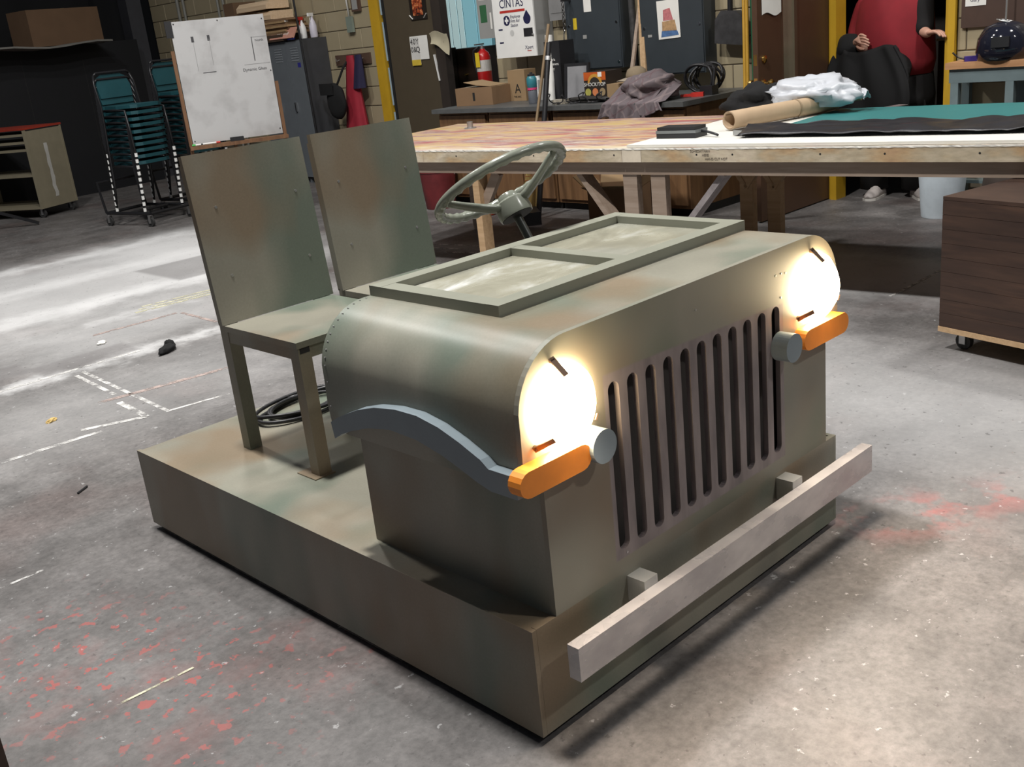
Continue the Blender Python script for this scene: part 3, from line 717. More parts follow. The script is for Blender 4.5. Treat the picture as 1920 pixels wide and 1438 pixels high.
for z in (.26, .29, .32): obj('binding', lathe(NB(), [(.056-(z-.26)*.4, z), (.060-(z-.26)*.4, z+.006)], 18, M=Matrix.Diagonal((1, .4, 1))), REDP, t)
obj('handle', cyl(NB(), (.02, 0, .34), (.40, .02, 1.436), .012, n=10), mat('worn_broom_stick', (.22, .15, .08), .6), t)
single('dust_tray', B(-.14, .14, -.08, .08, 0, .10), BLK, 'low black tray at the foot of the straw broom', 'tray', (4.40, 4.34, 0), .9, bevel=.02)
def open_box(name, label, loc, w, d, h, rz, m=CARD, flaps=(0, 1, 2, 3)):
    t = thing(name, label, 'box', loc, rz); th = .005
    obj('carton', box(box(box(box(box(NB(), -w/2, w/2, -d/2, -d/2+th, 0, h), -w/2, w/2, d/2-th, d/2, 0, h), -w/2, -w/2+th, -d/2+th, d/2-th, 0, h), w/2-th, w/2, -d/2+th, d/2-th, 0, h), -w/2+th, w/2-th, -d/2+th, d/2-th, 0, th), m, t)
    for i in flaps:
        q = NB()
        if i == 0: bar(q, (0, -d/2-.002, h), (0, -d/2-.13, h+.04), w, th, (0, 0, 1))
        if i == 1: bar(q, (0, d/2+.002, h), (0, d/2+.06, h+.13), w, th, (0, 0, 1))
        if i == 2: bar(q, (-w/2-.002, 0, h), (-w/2-.10, 0, h+.10), d, th, (0, 0, 1))
        if i == 3: bar(q, (w/2+.002, 0, h), (w/2+.05, 0, h+.14), d, th, (0, 0, 1))
        obj('flap', q, CARDL, t)
    return t
open_box('carton_box', 'open cardboard carton with raised flaps under the table', (4.60, 3.58, 0), .38, .34, .28, -1.15)
# rust coloured rags and scraps by the table leg
for i, (x, y) in enumerate(((4.55, 4.95), (4.40, 4.85), (4.47, 5.05))):
    single('red_scrap', lump(NB(), (0, 0, .02), (.07, .04, .03), i+20, .4, 2, floor=0), mat('orange_red_scrap', (.45, .06, .03), .7), 'small orange-red scrap on the floor under the table, %s' % ('nearest the red bucket', 'nearest the table leg', 'between two others')[i], 'scrap', (x, y, 0), i, smooth=True, group='scraps under the table')
# brown plank-textured rolling box on castors
def plank_mat():
    k = NT('brown_plank_print'); v = k.mapping((1, 1, 14)); n = k.noise(2.2, 6, .6, k.mapping((1, .6, 9)), .3); n2 = k.noise(5, 4, .6, k.mapping((1, .4, 3)))
    k.set(k.mix(.5, k.ramp(n, [(.3, (.018, .009, .007)), (.55, (.048, .024, .016)), (.75, (.125, .062, .036))]), k.ramp(n2, [(.35, (.022, .012, .009)), (.7, (.085, .046, .030))])), .5); return k.m
t = thing('rolling_box', 'dark brown plank-covered box on castors right of the table', 'box', (2.83, .42, 0), math.atan2(-.35, -.08)+PI/2)
PLK = plank_mat()
obj('core', B(.003, .86, -.897, -.003, .102, .618), mat('dark_core_board', (.03, .016, .012), .7), t)
for i in range(9): obj('plank', B(-.003, .0028, -.90, 0, .1025+.0577*i, .1025+.0577*i+.0566), PLK, t)
obj('top_board', B(-.003, .863, -.90, 0, .6220, .6360), PLK, t)
obj('base_board', B(-.006, .866, -.903, .003, .080, .1015), PINE, t, bevel=.001)
def castor(parent, x, y, z, r=.04, rz=0, m=RUB):
    c = obj('castor_wheel', cyl(NB(), (x-.012, y, r), (x+.012, y, r), r, n=18), m, parent, smooth=True)
    obj('castor_fork', box(box(box(NB(), x-.019, x-.014, y-.014, y+.014, r*.7, z), x+.014, x+.019, y-.014, y+.014, r*.7, z), x-.0139, x+.0139, y-.02, y+.02, z-.006, z), STEEL, c)
for x, y in ((.07, -.07), (.07, -.83), (.79, -.07), (.79, -.83)): castor(t, x, y, .0795, .034)

# ================================================================ counter on the back wall
ct = thing('counter_worktop', 'long dark grey counter top against the block wall', 'counter', (4.88, 3.18, 0))
CTZ = .83
obj('slab', B(-.03, .90, -.02, 2.70, CTZ-.035, CTZ), mat('dark_laminate', (.085, .088, .088), .4, var=.2, scale=12), ct, bevel=.004)
for i, (a, b, s) in enumerate(((2.06, 2.68, 'under the brown carton'), (1.32, 2.04, 'behind the pipe flange'), (.62, 1.30, 'below the beer carton'), (0, .60, 'under the plaid shirt'))):
    c = thing('base_cabinet', 'oak base cabinet of the counter, %s' % s, 'cabinet', (4.90, 3.18, 0), 0, 'oak base cabinets of the counter')
    obj('carcass', B(.02, .86, a, b, .06, CTZ-.036), OAK, c)
    m_ = (a+b)/2
    for y0, y1 in ((a+.015, m_-.008), (m_+.008, b-.015)):
        dr = obj('door', B(0, .0195, y0, y1, .09, .56), OAK, c, bevel=.003); obj('knob', cyl(NB(), (-.018, y0+.03, .50), (-.0005, y0+.03, .50), .010, n=10), BRASS, dr)
    dw = obj('drawer', B(0, .0195, a+.015, b-.015, .585, CTZ-.06), OAK, c, bevel=.003); obj('knob', cyl(NB(), (-.018, m_, .68), (-.0005, m_, .68), .010, n=10), BRASS, dw)
    obj('toe_kick', B(.07, .85, a, b, 0, .0595), DARK, c)
CZ = CTZ+.0005
# cardboard boxes
def carton(name, label, loc, w, d, h, rz, m=CARD, tape=True):
    t = thing(name, label, 'box', loc, rz); obj('carton', B(-w/2, w/2, -d/2, d/2, 0, h), m, t, bevel=.004)
    if tape: obj('tape', B(-.025, .025, -d/2-.0008, d/2+.0008, h-.0002, h+.0008), mat('clear_brown_tape', (.40, .30, .18), .3), t)
    return t
t = carton('carton_box', 'low brown cardboard carton with loose flap on the counter', (5.25, 5.60, CZ), .30, .42, .15, .12)
q = NB(); surf(q, lambda u, v: (-.13+.26*v, -.18+.30*u, .155+.02*u+.025*u*u), 6, 2, .003); obj('flap', q, CARDL, t)
obj('hand_hole', B(-.1512, -.1502, -.012, .012, .04, .11), DARK, t)
t = carton('carton_box', 'upright brown carton with hanger symbol beside the blue bottle', (5.45, 5.32, CZ), .14, .21, .26, .0, CARDL, False)
text('symbol', 'A', .11, face_mx(-.0712, -.01, .10), DARK, t); text('lettering', 'THE ARC', .022, face_mx(-.0712, 0, .035), DARK, t)
# white jar and water bottle
t = thing('white_bottle', 'small white bottle with black label on the counter', 'bottle', (5.40, 5.08, CZ))
obj('bottle', B(-.05, .05, -.045, .045, 0, .17), WHT, t, bevel=.012); obj('cap', cyl(NB(), (0, 0, .1702), (0, 0, .20), .022, n=16), WHT, t); obj('label', B(-.0512, -.0502, -.035, .035, .09, .15), mat('label_black', (.05, .05, .06), .5), t)
t = thing('water_bottle', 'teal and grey water bottle standing on the counter', 'bottle', (5.10, 4.86, CZ))
obj('base', lathe(NB(), [(.036, 0), (.04, .01), (.04, .10), (.036, .11)], 20), mat('smoke_plastic', (.12, .13, .15), .3), t, smooth=True); obj('band', lathe(NB(), [(.041, .1102), (.041, .128)], 20), mat('pink_band', (.55, .05, .16), .5), t); obj('cup', lathe(NB(), [(.036, .1282), (.043, .15), (.043, .20), (.034, .215), (.03, .22)], 20), mat('teal_plastic', (.03, .18, .22), .35), t, smooth=True); obj('lid', lathe(NB(), [(.03, .2202), (.03, .235), (.012, .24), (.012, .25)], 16), BLK, t)
# white paper tube, black tall box, framed sheet
single('paper_tube', cyl(NB(), (0, 0, 0), (.06, .03, .52), .032, n=20), PAPER, 'tall white paper tube leaning on the counter by the first aid box', 'tube', (5.30, 4.84, CZ), smooth=True)
t = thing('black_carton', 'tall black carton with white lettering on the counter', 'box', (5.42, 4.82, CZ), .0)
obj('carton', B(-.09, .09, -.085, .085, 0, .47), BLK, t, bevel=.003)
for i, s in enumerate(('Paris', 'Permanent', 'by')): text('lettering', s, .030, face_mx(-.0912, .0, .325-.036*i), PAPER, t)
t = thing('framed_sheet', 'black framed grey sheet leaning on the counter', 'frame', (5.25, 4.52, CZ), 0, rot=(0, .12, 0))
obj('frame', B(0, .025, -.13, .13, 0, .29), BLK, t); obj('sheet', B(-.002, -.0003, -.11, .095, .012, .265), mat('grey_sheet', (.24, .24, .25), .8), t)
# printed beer carton
t = thing('beer_carton', 'orange and black printed beer carton on the counter', 'box', (5.22, 4.28, CZ), .0)
obj('carton', B(0, .20, -.115, .115, 0, .215), mat('carton_black', (.025, .018, .014), .5), t, bevel=.002)
obj('orange_top_print', B(-.0012, -.0002, -.114, .114, .15, .213), mat('orange_print', (.52, .10, .015), .5), t)
q = NB(); prism(q, [(y, z) for y, z in arc(0, .125, .075, 0, PI, 14)], -.0024, -.0013, 'x'); obj('arch_print', q, mat('gold_print', (.55, .28, .04), .5), t)
q = NB(); prism(q, [(y, z) for y, z in arc(0, .12, .055, 0, PI, 14)], -.0036, -.0025, 'x'); obj('arch_centre', q, mat('carton_black2', (.03, .025, .02), .5), t)
text('lettering', 'SHOCK/TOP', .040, face_mx(-.0042, .0, .118), PAPER, t)
for i, c in enumerate(((.45, .42, .10), (.60, .20, .08), (.30, .22, .12))):
    q = NB(); cyl(q, (-.0026, .075-.075*i, .06), (-.0012, .075-.075*i, .06), .030, n=16); obj('fruit_print', q, mat('fruit_print_%d' % i, c, .5), t)
obj('sticker', B(-.0026, -.0013, -.075, -.035, .175, .212), PAPER, t)
carton('carton_box', 'small tan cardboard box right of the beer carton', (5.30, 4.05, CZ), .16, .22, .115, 0, CARDL, False)
pts = [(4.95+.02*math.sin(i*.9), 4.60-.0065*i, CZ+.012+.07*max(0, math.sin(i*.22))*(1 if i % 60 < 35 else .4)) for i in range(100)]
single('extension_cable', tube(NB(), pts, .005, 6), BLK, 'tangled thin black cable along the front of the counter', 'cable', smooth='all')
single('tangled_tools', lump(NB(), (0, 0, .02), (.05, .20, .03), 31, .45, 3, floor=0), mat('dark_clutter', (.02, .018, .016), .6), 'low dark heap of hand tools before the beer carton', 'tools', (5.04, 4.22, CZ), smooth=True)
single('white_adapter', B(-.03, .03, -.06, .06, 0, .035), mat('pale_adapter', (.40, .36, .29), .6), 'pale plug adapter on the counter edge', 'adapter', (5.0, 4.46, CZ), .3, bevel=.006)
# cap on a dark bundle
t = thing('baseball_cap', 'tan baseball cap resting on a dark bundle on the counter', 'cap', (5.30, 3.92, CZ+.145), -.3)
obj('crown', lathe(NB(), [(.085, 0), (.083, .03), (.07, .065), (.04, .085), (0, .09)], 20), mat('tan_cap_cloth', (.22, .17, .11), .9), t, smooth='all')
obj('visor', surf(NB(), lambda u, v: (-.05-.11*u*math.cos((v-.5)*1.6), .085*math.sin((v-.5)*2.6), .004-.02*u+.012*math.cos((v-.5)*3)), 6, 10, .004), mat('tan_visor_cloth', (.30, .25, .19), .9), t, smooth='all')
single('dark_bundle', lump(NB(), (0, 0, .07), (.11, .10, .075), 41, .2, 3, floor=0), mat('dark_grey_cloth', (.05, .05, .055), .9), 'dark grey bundle under the tan cap on the counter', 'bundle', (5.30, 3.90, CZ), smooth=True)
# plaid shirt hanging over the counter edge
def plaid():
    k = NT('plaid_cloth'); sep = k.new('ShaderNodeSeparateXYZ'); k.link(k.mapping((1, 1, 1), rot=(.5, 0, .1)), sep.inputs[0])
    def st(v, f, w):
        m = k.math('FRACT', k.math('MULTIPLY', v, f)); return k.math('LESS_THAN', m, w)
    c = k.mix(k.math('MULTIPLY', st(sep.outputs[1], 14, .18), .6), (.135, .110, .118), (.24, .19, .19)); c = k.mix(k.math('MULTIPLY', st(sep.outputs[2], 14, .18), .6), c, (.24, .19, .19))
    c = k.mix(k.math('MULTIPLY', st(sep.outputs[1], 7, .08), .7), c, (.10, .06, .07)); c = k.mix(k.math('MULTIPLY', st(sep.outputs[2], 7, .08), .7), c, (.10, .06, .07)); k.set(c, .9); return k.m
PLD = plaid()
t = thing('plaid_shirt', 'grey plaid shirt draped over the edge of the counter', 'shirt', (5.05, 3.60, CZ))
obj('folded_body', lump(NB(), (.02, 0, .09), (.19, .20, .11), 51, .30, 4, floor=.0), PLD, t, smooth='all')
def drape(y0, y1, top, low, s):
    def f(u, v):
        y = y0+(y1-y0)*u; e = .018*math.sin(u*9+s)+.012*math.sin(u*21+s)
        if v < .35: return (.05-.22*(v/.35)+e*.3, y, top*(1-v/.35)+.014+.012*math.sin(u*8+s))
        w = (v-.35)/.65; return (-.225-.012*w+e, y+.05*w*(u-.4)+.03*w*math.sin(s), .012-low*w*(.8+.2*math.sin(u*5+s)))
    return f
for a in ((.05, .27, .12, .17, 1), (-.16, .10, .15, .20, 2.4), (-.26, -.08, .10, .10, 4)): obj('sleeve', surf(NB(), drape(*a), 22, 18, .004), PLD, t, smooth='all')
single('black_coil', tube(NB(), [(.10*math.cos(a*.7)*(.8+.2*math.sin(a)), .12*math.cos(a), .115+.10*math.sin(a)) for a in [i*.19 for i in range(200)]], .010, 6), BLK, 'black coiled hose heap behind the plaid shirt', 'hose', (5.40, 3.36, CZ), smooth='all')
t = thing('red_tool', 'red handled tool on the right end of the counter', 'tool', (5.18, 3.30, CZ), .4); obj('grip', B(-.02, .02, -.07, .02, 0, .03), REDP, t, bevel=.008); obj('head', B(-.012, .012, .0202, .10, .004, .022), REDP, t, bevel=.004)
t = thing('black_device', 'small black box with aerial at the end of the counter', 'device', (5.30, 3.26, CZ), 0); obj('case', B(-.04, .04, -.06, .05, 0, .065), BLK, t, bevel=.004); obj('aerial', cyl(NB(), (.0, -.045, .0652), (.02, -.05, .19), .010, n=10), BLK, t)

# ---------------------------------------------------------------- things on the back wall
def wbox(name, label, cat, y0, y1, z0, z1, d, m, bevel=.006):
    t = thing(name, label, cat, (WX-.0005, (y0+y1)/2, z0)); w = y1-y0
    obj('case', B(-d, 0, -w/2, w/2, 0, z1-z0), m, t, bevel=bevel); return t
t = wbox('first_aid_cabinet', 'white first aid station cabinet with logo above the counter', 'cabinet', 5.22, 5.72, 1.19, 1.86, .22, GREYM)
dr = obj('door', B(-.235, -.2205, -.25, .25, 0, .67), WHT, t, bevel=.005)
FX = -.2358
INK = mat('navy_ink', (.015, .015, .06), .5); RINK = mat('red_ink', (.45, .03, .02), .5)
text('logo_lettering', 'CINTAS', .100, face_mx(FX, .01, .450), INK, dr, width=.86, ext=.0008)
obj('logo_dot', B(FX-.001, FX, .076, .090, .499, .512), INK, dr)
obj('logo_rule', B(FX-.0008, FX, -.15, .16, .377, .397), RINK, dr)
for i, s in enumerate(('Employee', 'First Aid', 'Station')): text('lettering', s, .038, face_mx(FX, .040, .340-.036*i), INK, dr, align='LEFT', shear=.25, width=.85)
q = NB(); prism(q, [(y, z) for y, z in arc(.085, .312, .042, .6, 2*PI-.6, 20)][::-1], FX-.0008, FX, 'x'); obj('cross_emblem', q, INK, dr)
q = NB(); prism(q, [(.060, .302), (.075, .302), (.075, .285), (.090, .285), (.090, .302), (.105, .302), (.105, .322), (.090, .322), (.090, .340), (.075, .340), (.075, .322), (.060, .322)], FX-.0018, FX-.0009, 'x'); obj('cross_symbol', q, WHT, dr)
q = NB(); prism(q, [(-.168, .385), (-.194, .350), (-.212, .325)] + [(y, z) for y, z in arc(-.168, .312, .044, PI, 2*PI, 12)] + [(-.124, .325), (-.142, .350)], FX-.0008, FX, 'x'); obj('drop_emblem', q, INK, dr)
obj('black_plate', B(FX-.001, FX, -.225, -.115, .165, .235), BLK, dr)
text('lettering', 'Xpert', .042, face_mx(FX, -.165, .075), INK, dr); obj('small_print', B(FX-.0006, FX, -.19, -.14, .044, .050), RINK, dr)
for z in (.235, .125): obj('small_print', B(FX-.0006, FX, .145, .195, z, z+.012), INK, dr)
q = NB(); cyl(q, (FX-.0006, .030, .205), (FX, .030, .205), .026, n=18); obj('faint_emblem', q, mat('faint_grey_ink', (.55, .55, .54), .6), dr)
obj('lock', cyl(NB(), (-.250, -.23, .18), (-.2355, -.23, .18), .008, n=10), STEEL, dr)
t = wbox('electrical_box', 'grey electrical box with green label left of the first aid cabinet', 'electrical box', 5.74, 6.02, 1.37, 1.85, .14, GREYM)
obj('label', B(-.1412, -.1402, .02, .105, .14, .29), mat('green_print', (.03, .12, .05), .6), t); obj('sticker', B(-.1412, -.1402, .03, .11, .33, .39), mat('pale_sticker', (.48, .46, .44), .6), t); obj('tag', B(-.1425, -.1402, -.04, -.02, .08, .22), PAPER, t)
t = wbox('light_switch', 'brown double light switch plate under the electrical box', 'switch', 5.80, 5.91, 1.23, 1.34, .012, mat('brown_plate', (.12, .10, .07), .4), .003)
for y in (-.022, .022): obj('toggle', B(-.022, -.0122, y-.005, y+.005, .045, .065), CHROME, t)
t = wbox('grey_panel', 'grey metal box between first aid cabinet and dark breaker panel', 'electrical box', 4.92, 5.16, 1.46, 1.90, .10, mat('mid_grey_enamel', (.20, .20, .20), .5))
obj('cover', B(-.104, -.1005, -.10, .10, .06, .40), mat('mid_grey_enamel', (.20, .20, .20)), t, bevel=.003)
def breaker(y0, y1, z0, z1, label):
    t = wbox('breaker_panel', label, 'breaker panel', y0, y1, z0, z1, .15, SLATE); w = y1-y0; h = z1-z0
    cv = obj('cover', B(-.158, -.1505, -w/2+.01, w/2-.01, .01, h-.01), SLATE, t, bevel=.003)
    for y in (-w/2+.04, w/2-.04):
        for z in (.05, .36): obj('cover_screw', cyl(NB(), (-.163, y, z), (-.1585, y, z), .010, n=12), CHROME, cv)
    return t, cv
t, cv = breaker(4.33, 4.93, 1.04, 1.90, 'left dark slate breaker panel with yellow tag')
obj('yellow_tag', B(-.160, -.1582, .17, .21, .33, .42), mat('yellow_card', (.62, .45, .02), .6), cv); obj('grey_tag', B(-.160, -.1582, .07, .11, .25, .28), GREYM, cv); obj('notice', B(-.160, -.1582, .0, .08, .46, .56), PAPER, cv)
t, cv = breaker(3.52, 4.13, .965, 1.80, 'right dark slate breaker panel with coloured print')
obj('grey_tag', B(-.160, -.1582, .19, .23, .29, .31), GREYM, cv)
pz = thing('colour_print', 'white sheet with pink, tan and blue colour patches on breaker panel', 'picture', (5.638, 3.84, 1.235), 0, rot=(-.03, 0, 0))
obj('sheet', B(-.002, 0, -.105, .105, 0, .285), PAPER, pz)
for nm, c, ps in (('blue_patch', (.07, .15, .32), [(-.09, .02), (.08, .015), (.07, .06), (.0, .085), (-.08, .05)]), ('tan_patch', (.42, .26, .13), [(-.075, .055), (.065, .062), (.06, .13), (-.06, .135)]), ('pink_patch', (.48, .16, .17), [(-.045, .136), (.05, .136), (.045, .215), (-.02, .225)])):
    obj(nm, prism(NB(), ps, -.0034-.001*('t' in nm[0]), -.0022, 'x'), mat(nm, c, .6, var=.35, scale=40), pz)
# conduit and sticks between the panels
single('conduit', cyl(NB(), (5.70, 4.24, .84), (5.70, 4.26, 2.2), .028, n=14), mat('worn_black_pipe', (.05, .05, .05), .4, var=.5, scale=25), 'worn black conduit pipe between the two breaker panels', 'pipe', smooth=True)
q = NB(); bar(q, (5.62, 4.10, CTZ+.002), (5.72, 4.16, 2.1), .05, .025, (1, 0, 0)); single('wood_batten', q, PINE, 'pale wooden batten leaning between the breaker panels', 'batten')
q = NB(); bar(q, (5.50, 4.17, CTZ+.002), (5.74, 4.20, 1.50), .03, .02, (1, 0, 0)); single('wood_batten', q, PINED, 'shorter grey batten leaning beside the black conduit', 'batten')
# fire extinguisher
t = thing('fire_extinguisher', 'red fire extinguisher with yellow tag on the wall', 'extinguisher', (5.68, 6.03, .975))
obj('cylinder', lathe(NB(), [(.06, 0), (.068, .012), (.068, .24), (.055, .275), (.03, .295), (.022, .31)], 24), mat('extinguisher_red', (.42, .012, .012), .3), t, smooth=True)
obj('label', lathe(NB(), [(.0686, .11), (.0686, .21)], 24), mat('extinguisher_label', (.50, .48, .45), .5), t); obj('valve', lathe(NB(), [(.022, .3102), (.022, .335), (.01, .34)], 14), STEEL, t)
obj('lever', B(-.09, .02, -.01, .01, .345, .358), STEEL, t, bevel=.003); obj('hose', tube(NB(), [(-.02, .02, .33), (-.04, .08, .30), (-.03, .10, .22), (-.02, .085, .12), (-.02, .075, .08)], .009, 8), BLK, t, smooth='all')
obj('inspection_tag', B(-.078, -.0755, -.03, .025, .15, .28), mat('yellow_card', (.62, .45, .02)), t)
# chain and long poles standing before the counter
t = thing('black_pole', 'long black pole leaning against the front of the counter', 'pole', (4.535, 4.371, 0)); obj('shaft', cyl(NB(), (0, 0, .0), (.395, .097, 1.30), .022, .020, n=14), BLKM, t, smooth=True); obj('collar', cyl(NB(), (.355, .087, 1.17), (.364, .090, 1.20), .026, n=14), STEEL, t)
t = thing('hanging_chain', 'short steel chain with hook hanging by the grey panel', 'chain', (5.55, 4.86, 1.36))
for i in range(8):
    q = NB(); pts = [(0.012*math.cos(a), 0, .028*i+.02+.020*math.sin(a)) for a in [2*PI*k/10 for k in range(10)]]
    if i % 2: pts = [(y, x, z) for x, y, z in pts]
    obj('link', tube(q, pts, .0035, 6, True), mat('dark_steel', (.12, .12, .12), .35, .9), t, smooth='all')
obj('bracket', B(-.01, .2495, -.012, .012, .240, .262), mat('dark_steel', (.12, .12, .12)), t)
obj('hook', tube(NB(), [(0, 0, .02), (0, .012, -.02), (0, .016, -.08), (0, -.004, -.15)], .005, 6), CHROME, t, smooth='all')
# dustpan, poles by the open door
t = thing('lobby_dustpan', 'black lobby dustpan hanging on the block wall', 'dustpan', (5.70, 3.32, 1.14))
obj('pan', prism(NB(), [(-.135, 0), (.135, .03), (.125, .20), (.07, .26), (-.06, .25), (-.125, .19)], -.02, .05, 'x'), mat('black_dusty_plastic', (.03, .03, .032), .55, var=.5, scale=14), t, bevel=.012); obj('handle', cyl(NB(), (.0, .0, .25), (.03, .02, .95), .011, n=10), BLKM, t); obj('socket', cyl(NB(), (0, 0, .22), (.004, 0, .34), .020, n=12), BLKM, t)
for (a, b, r, m, lab) in (((5.52, 3.10, 0), (5.74, 3.22, 1.9), .014, mat('yellow_pole_paint', (.50, .28, .03), .5), 'left of two thin yellow poles leaning beside the brown door'), ((5.48, 3.05, 0), (5.70, 3.17, 1.9), .013, mat('yellow_pole_paint', (.5, .28, .03)), 'right of two thin yellow poles leaning beside the brown door'), ((5.52, 3.00, 0), (5.74, 3.155, 1.9), .018, mat('green_pole_paint', (.012, .12, .06), .4), 'dark green pole right of the yellow poles'), ((5.70, 2.80, 0), (5.775, 3.14, 1.10), .011, mat('grey_stick', (.20, .18, .15), .6), 'short grey handle leaning under the dustpan')):
    single('leaning_pole', cyl(NB(), a, b, r, n=10), m, lab, 'pole', smooth=True)

# open brown door with glass strip
t = thing('door_5', 'open dark brown wooden door with brass knob and narrow glass', 'door', (5.84, 2.585, 0), 0)
q = NB(); DX0, DX1 = -.96, -.0
for x0, x1, z0, z1 in ((DX0, -.66, .01, 2.05), (-.485, DX1, .01, 2.05), (-.66, -.485, .01, .92), (-.66, -.485, 1.75, 2.05)): box(q, x0, x1, -.02, .02, z0, z1)
lf = obj('leaf', q, BRN2, t)
obj('glass_strip', B(-.66, -.485, -.006, .006, .92, 1.75), mat('dusty_wired_glass', (.17, .145, .10), .2), t)
for x0, x1, z0, z1 in ((-.67, -.66, .91, 1.76), (-.485, -.475, .91, 1.76), (-.66, -.485, .91, .92)): obj('glazing_bead', B(x0, x1, -.026, -.0203, z0, z1), BRN2, t)
kn = obj('door_knob', lathe(NB(), [(.028, 0), (.028, .006), (.012, .012), (.012, .035), (.026, .045), (.029, .060), (.022, .072), (0, .075)], 20, (-.90, -.0203, .92), Matrix.Rotation(PI/2, 3, 'X')), BRASS, t, smooth=True)
obj('door_knob', lathe(NB(), [(.028, 0), (.028, .006), (.012, .012), (.012, .035), (.026, .045), (.029, .060), (.022, .072), (0, .075)], 20, (-.90, .0203, .92), Matrix.Rotation(-PI/2, 3, 'X')), BRASS, t, smooth=True)
obj('deadbolt', lathe(NB(), [(.026, 0), (.024, .010), (.012, .014), (0, .015)], 18, (-.89, -.0203, 1.075), Matrix.Rotation(PI/2, 3, 'X')), BRASS, t, smooth=True)
obj('latch_plate', B(DX0-.0012, DX0-.0002, -.012, .012, 1.04, 1.11), BRASS, t); obj('latch_plate', B(DX0-.0012, DX0-.0002, -.012, .012, .88, .96), BRASS, t)
single('door_notice', surf(NB(), lambda u, v: (.23*u, -.003-.004*math.sin(3*u), .16*v+.012*math.sin(u*7)*(1-v)), 10, 6, .0015), PAPER, 'white curled paper taped high on the brown door', 'notice', (4.93, 2.562, 1.35))

# ---------------------------------------------------------------- store behind the doorway, workbench on the right
t = thing('store_cabinet', 'dark brown cabinet inside the doorway beside the person', 'cabinet', (6.25, 1.86, 0)); obj('carcass', B(-.05, .45, -.13, .10, 0, 1.05), mat('dim_brown_board', (.06, .032, .022), .6), t, bevel=.003); obj('grey_edge', B(-.056, -.0505, -.13, -.05, 0, 1.05), mat('grey_beige_edge', (.17, .145, .10), .6), t); obj('top', B(-.06, .46, -.14, .11, 1.0505, 1.065), mat('pale_board', (.45, .38, .26), .7), t)
single('pale_box', B(-.03, .03, -.03, .03, 0, .05), CARDL, 'tiny pale box on the store cabinet under the spool', 'box', (6.22, 1.80, 1.066), bevel=.004)
t = thing('cable_reel', 'dark machine with yellow spool disc behind the person', 'spool', (6.32, 1.84, 1.066)); obj('housing', B(-.06, .25, -.12, .08, 0, .45), DARK, t, bevel=.01); obj('spool_disc', cyl(NB(), (-.075, -.01, .20), (-.0605, -.01, .20), .050, n=28), mat('yellow_spool', (.50, .26, .02), .5), t); obj('spool_hub', cyl(NB(), (-.082, -.01, .20), (-.0755, -.01, .20), .012, n=12), DARK, t)
t = thing('workbench', 'wooden topped workbench with grey steel legs at the right edge', 'workbench', (5.54, 1.62, 0))
obj('bench_top', B(0, .25, -1.6, .0, .905, .945), wood('bench_wood', (.38, .19, .085), (.50, .27, .13), (14, 1, 14)), t, bevel=.003)
BG = mat('blue_grey_steel', (.16, .21, .22), .45); obj('rail', B(.02, .05, -1.58, -.02, .82, .9045), BG, t)
for x in (.02, .19):
    for y in (-.08, -.42, -1.5): obj('leg', B(x, x+.05, y, y+.05, 0, .8195 if x < .1 else .9045), BG, t)
obj('shelf', B(.071, .189, -1.55, -.03, .18, .20), BG, t)
t = thing('welding_helmet', 'glossy black welding helmet on the workbench', 'helmet', (5.65, 1.30, .9455), .2)
obj('shell', lathe(NB(), [(.13, 0), (.145, .05), (.135, .13), (.10, .19), (.05, .215), (0, .22)], 28, M=Matrix.Diagonal((1.05, 1.15, 1.02))), mat('gloss_black_shell', (.012, .013, .022), .08), t, smooth='all'); obj('visor_frame', B(-.16, -.13, -.05, .05, .08, .14), BLK, t, bevel=.008); obj('head_band', tube(NB(), [(.05*math.cos(a), .05*math.sin(a), .225+.012*math.sin(a)) for a in [2*PI*i/20 for i in range(20)]], .005, 6, True), STEEL, t)
obj('stem', cyl(NB(), (0, 0, .22), (.01, 0, .48), .006, n=8), STEEL, t)
t = thing('purple_clamp', 'small purple and black clamp on the workbench', 'clamp', (5.62, 1.50, .9455), .5); obj('body', B(-.03, .03, -.04, .03, 0, .03), mat('purple_plastic', (.05, .03, .22), .4), t, bevel=.008); obj('jaw', tube(NB(), [(0, .03, .015), (.0, .07, .03), (0, .10, .06)], .006, 6), BLK, t)
t = wbox('cork_board', 'dim brown board on the wall above the workbench', 'board', 1.20, 1.63, 1.14, 1.75, .02, mat('dim_brown_board', (.06, .032, .022)), .002); obj('note', B(-.0225, -.0203, .06, .19, .13, .23), PAPER, t); text('handwriting', 'Gary', .03, face_mx(-.0226, .13, .165), INK, t)
single('floor_sack', lump(NB(), (0, 0, .2), (.14, .16, .22), 61, .1, 3, floor=0), mat('dark_brown_sack', (.04, .028, .022), .8), 'dark sack on the floor under the workbench', 'sack', (5.45, 1.15, 0), smooth=True)

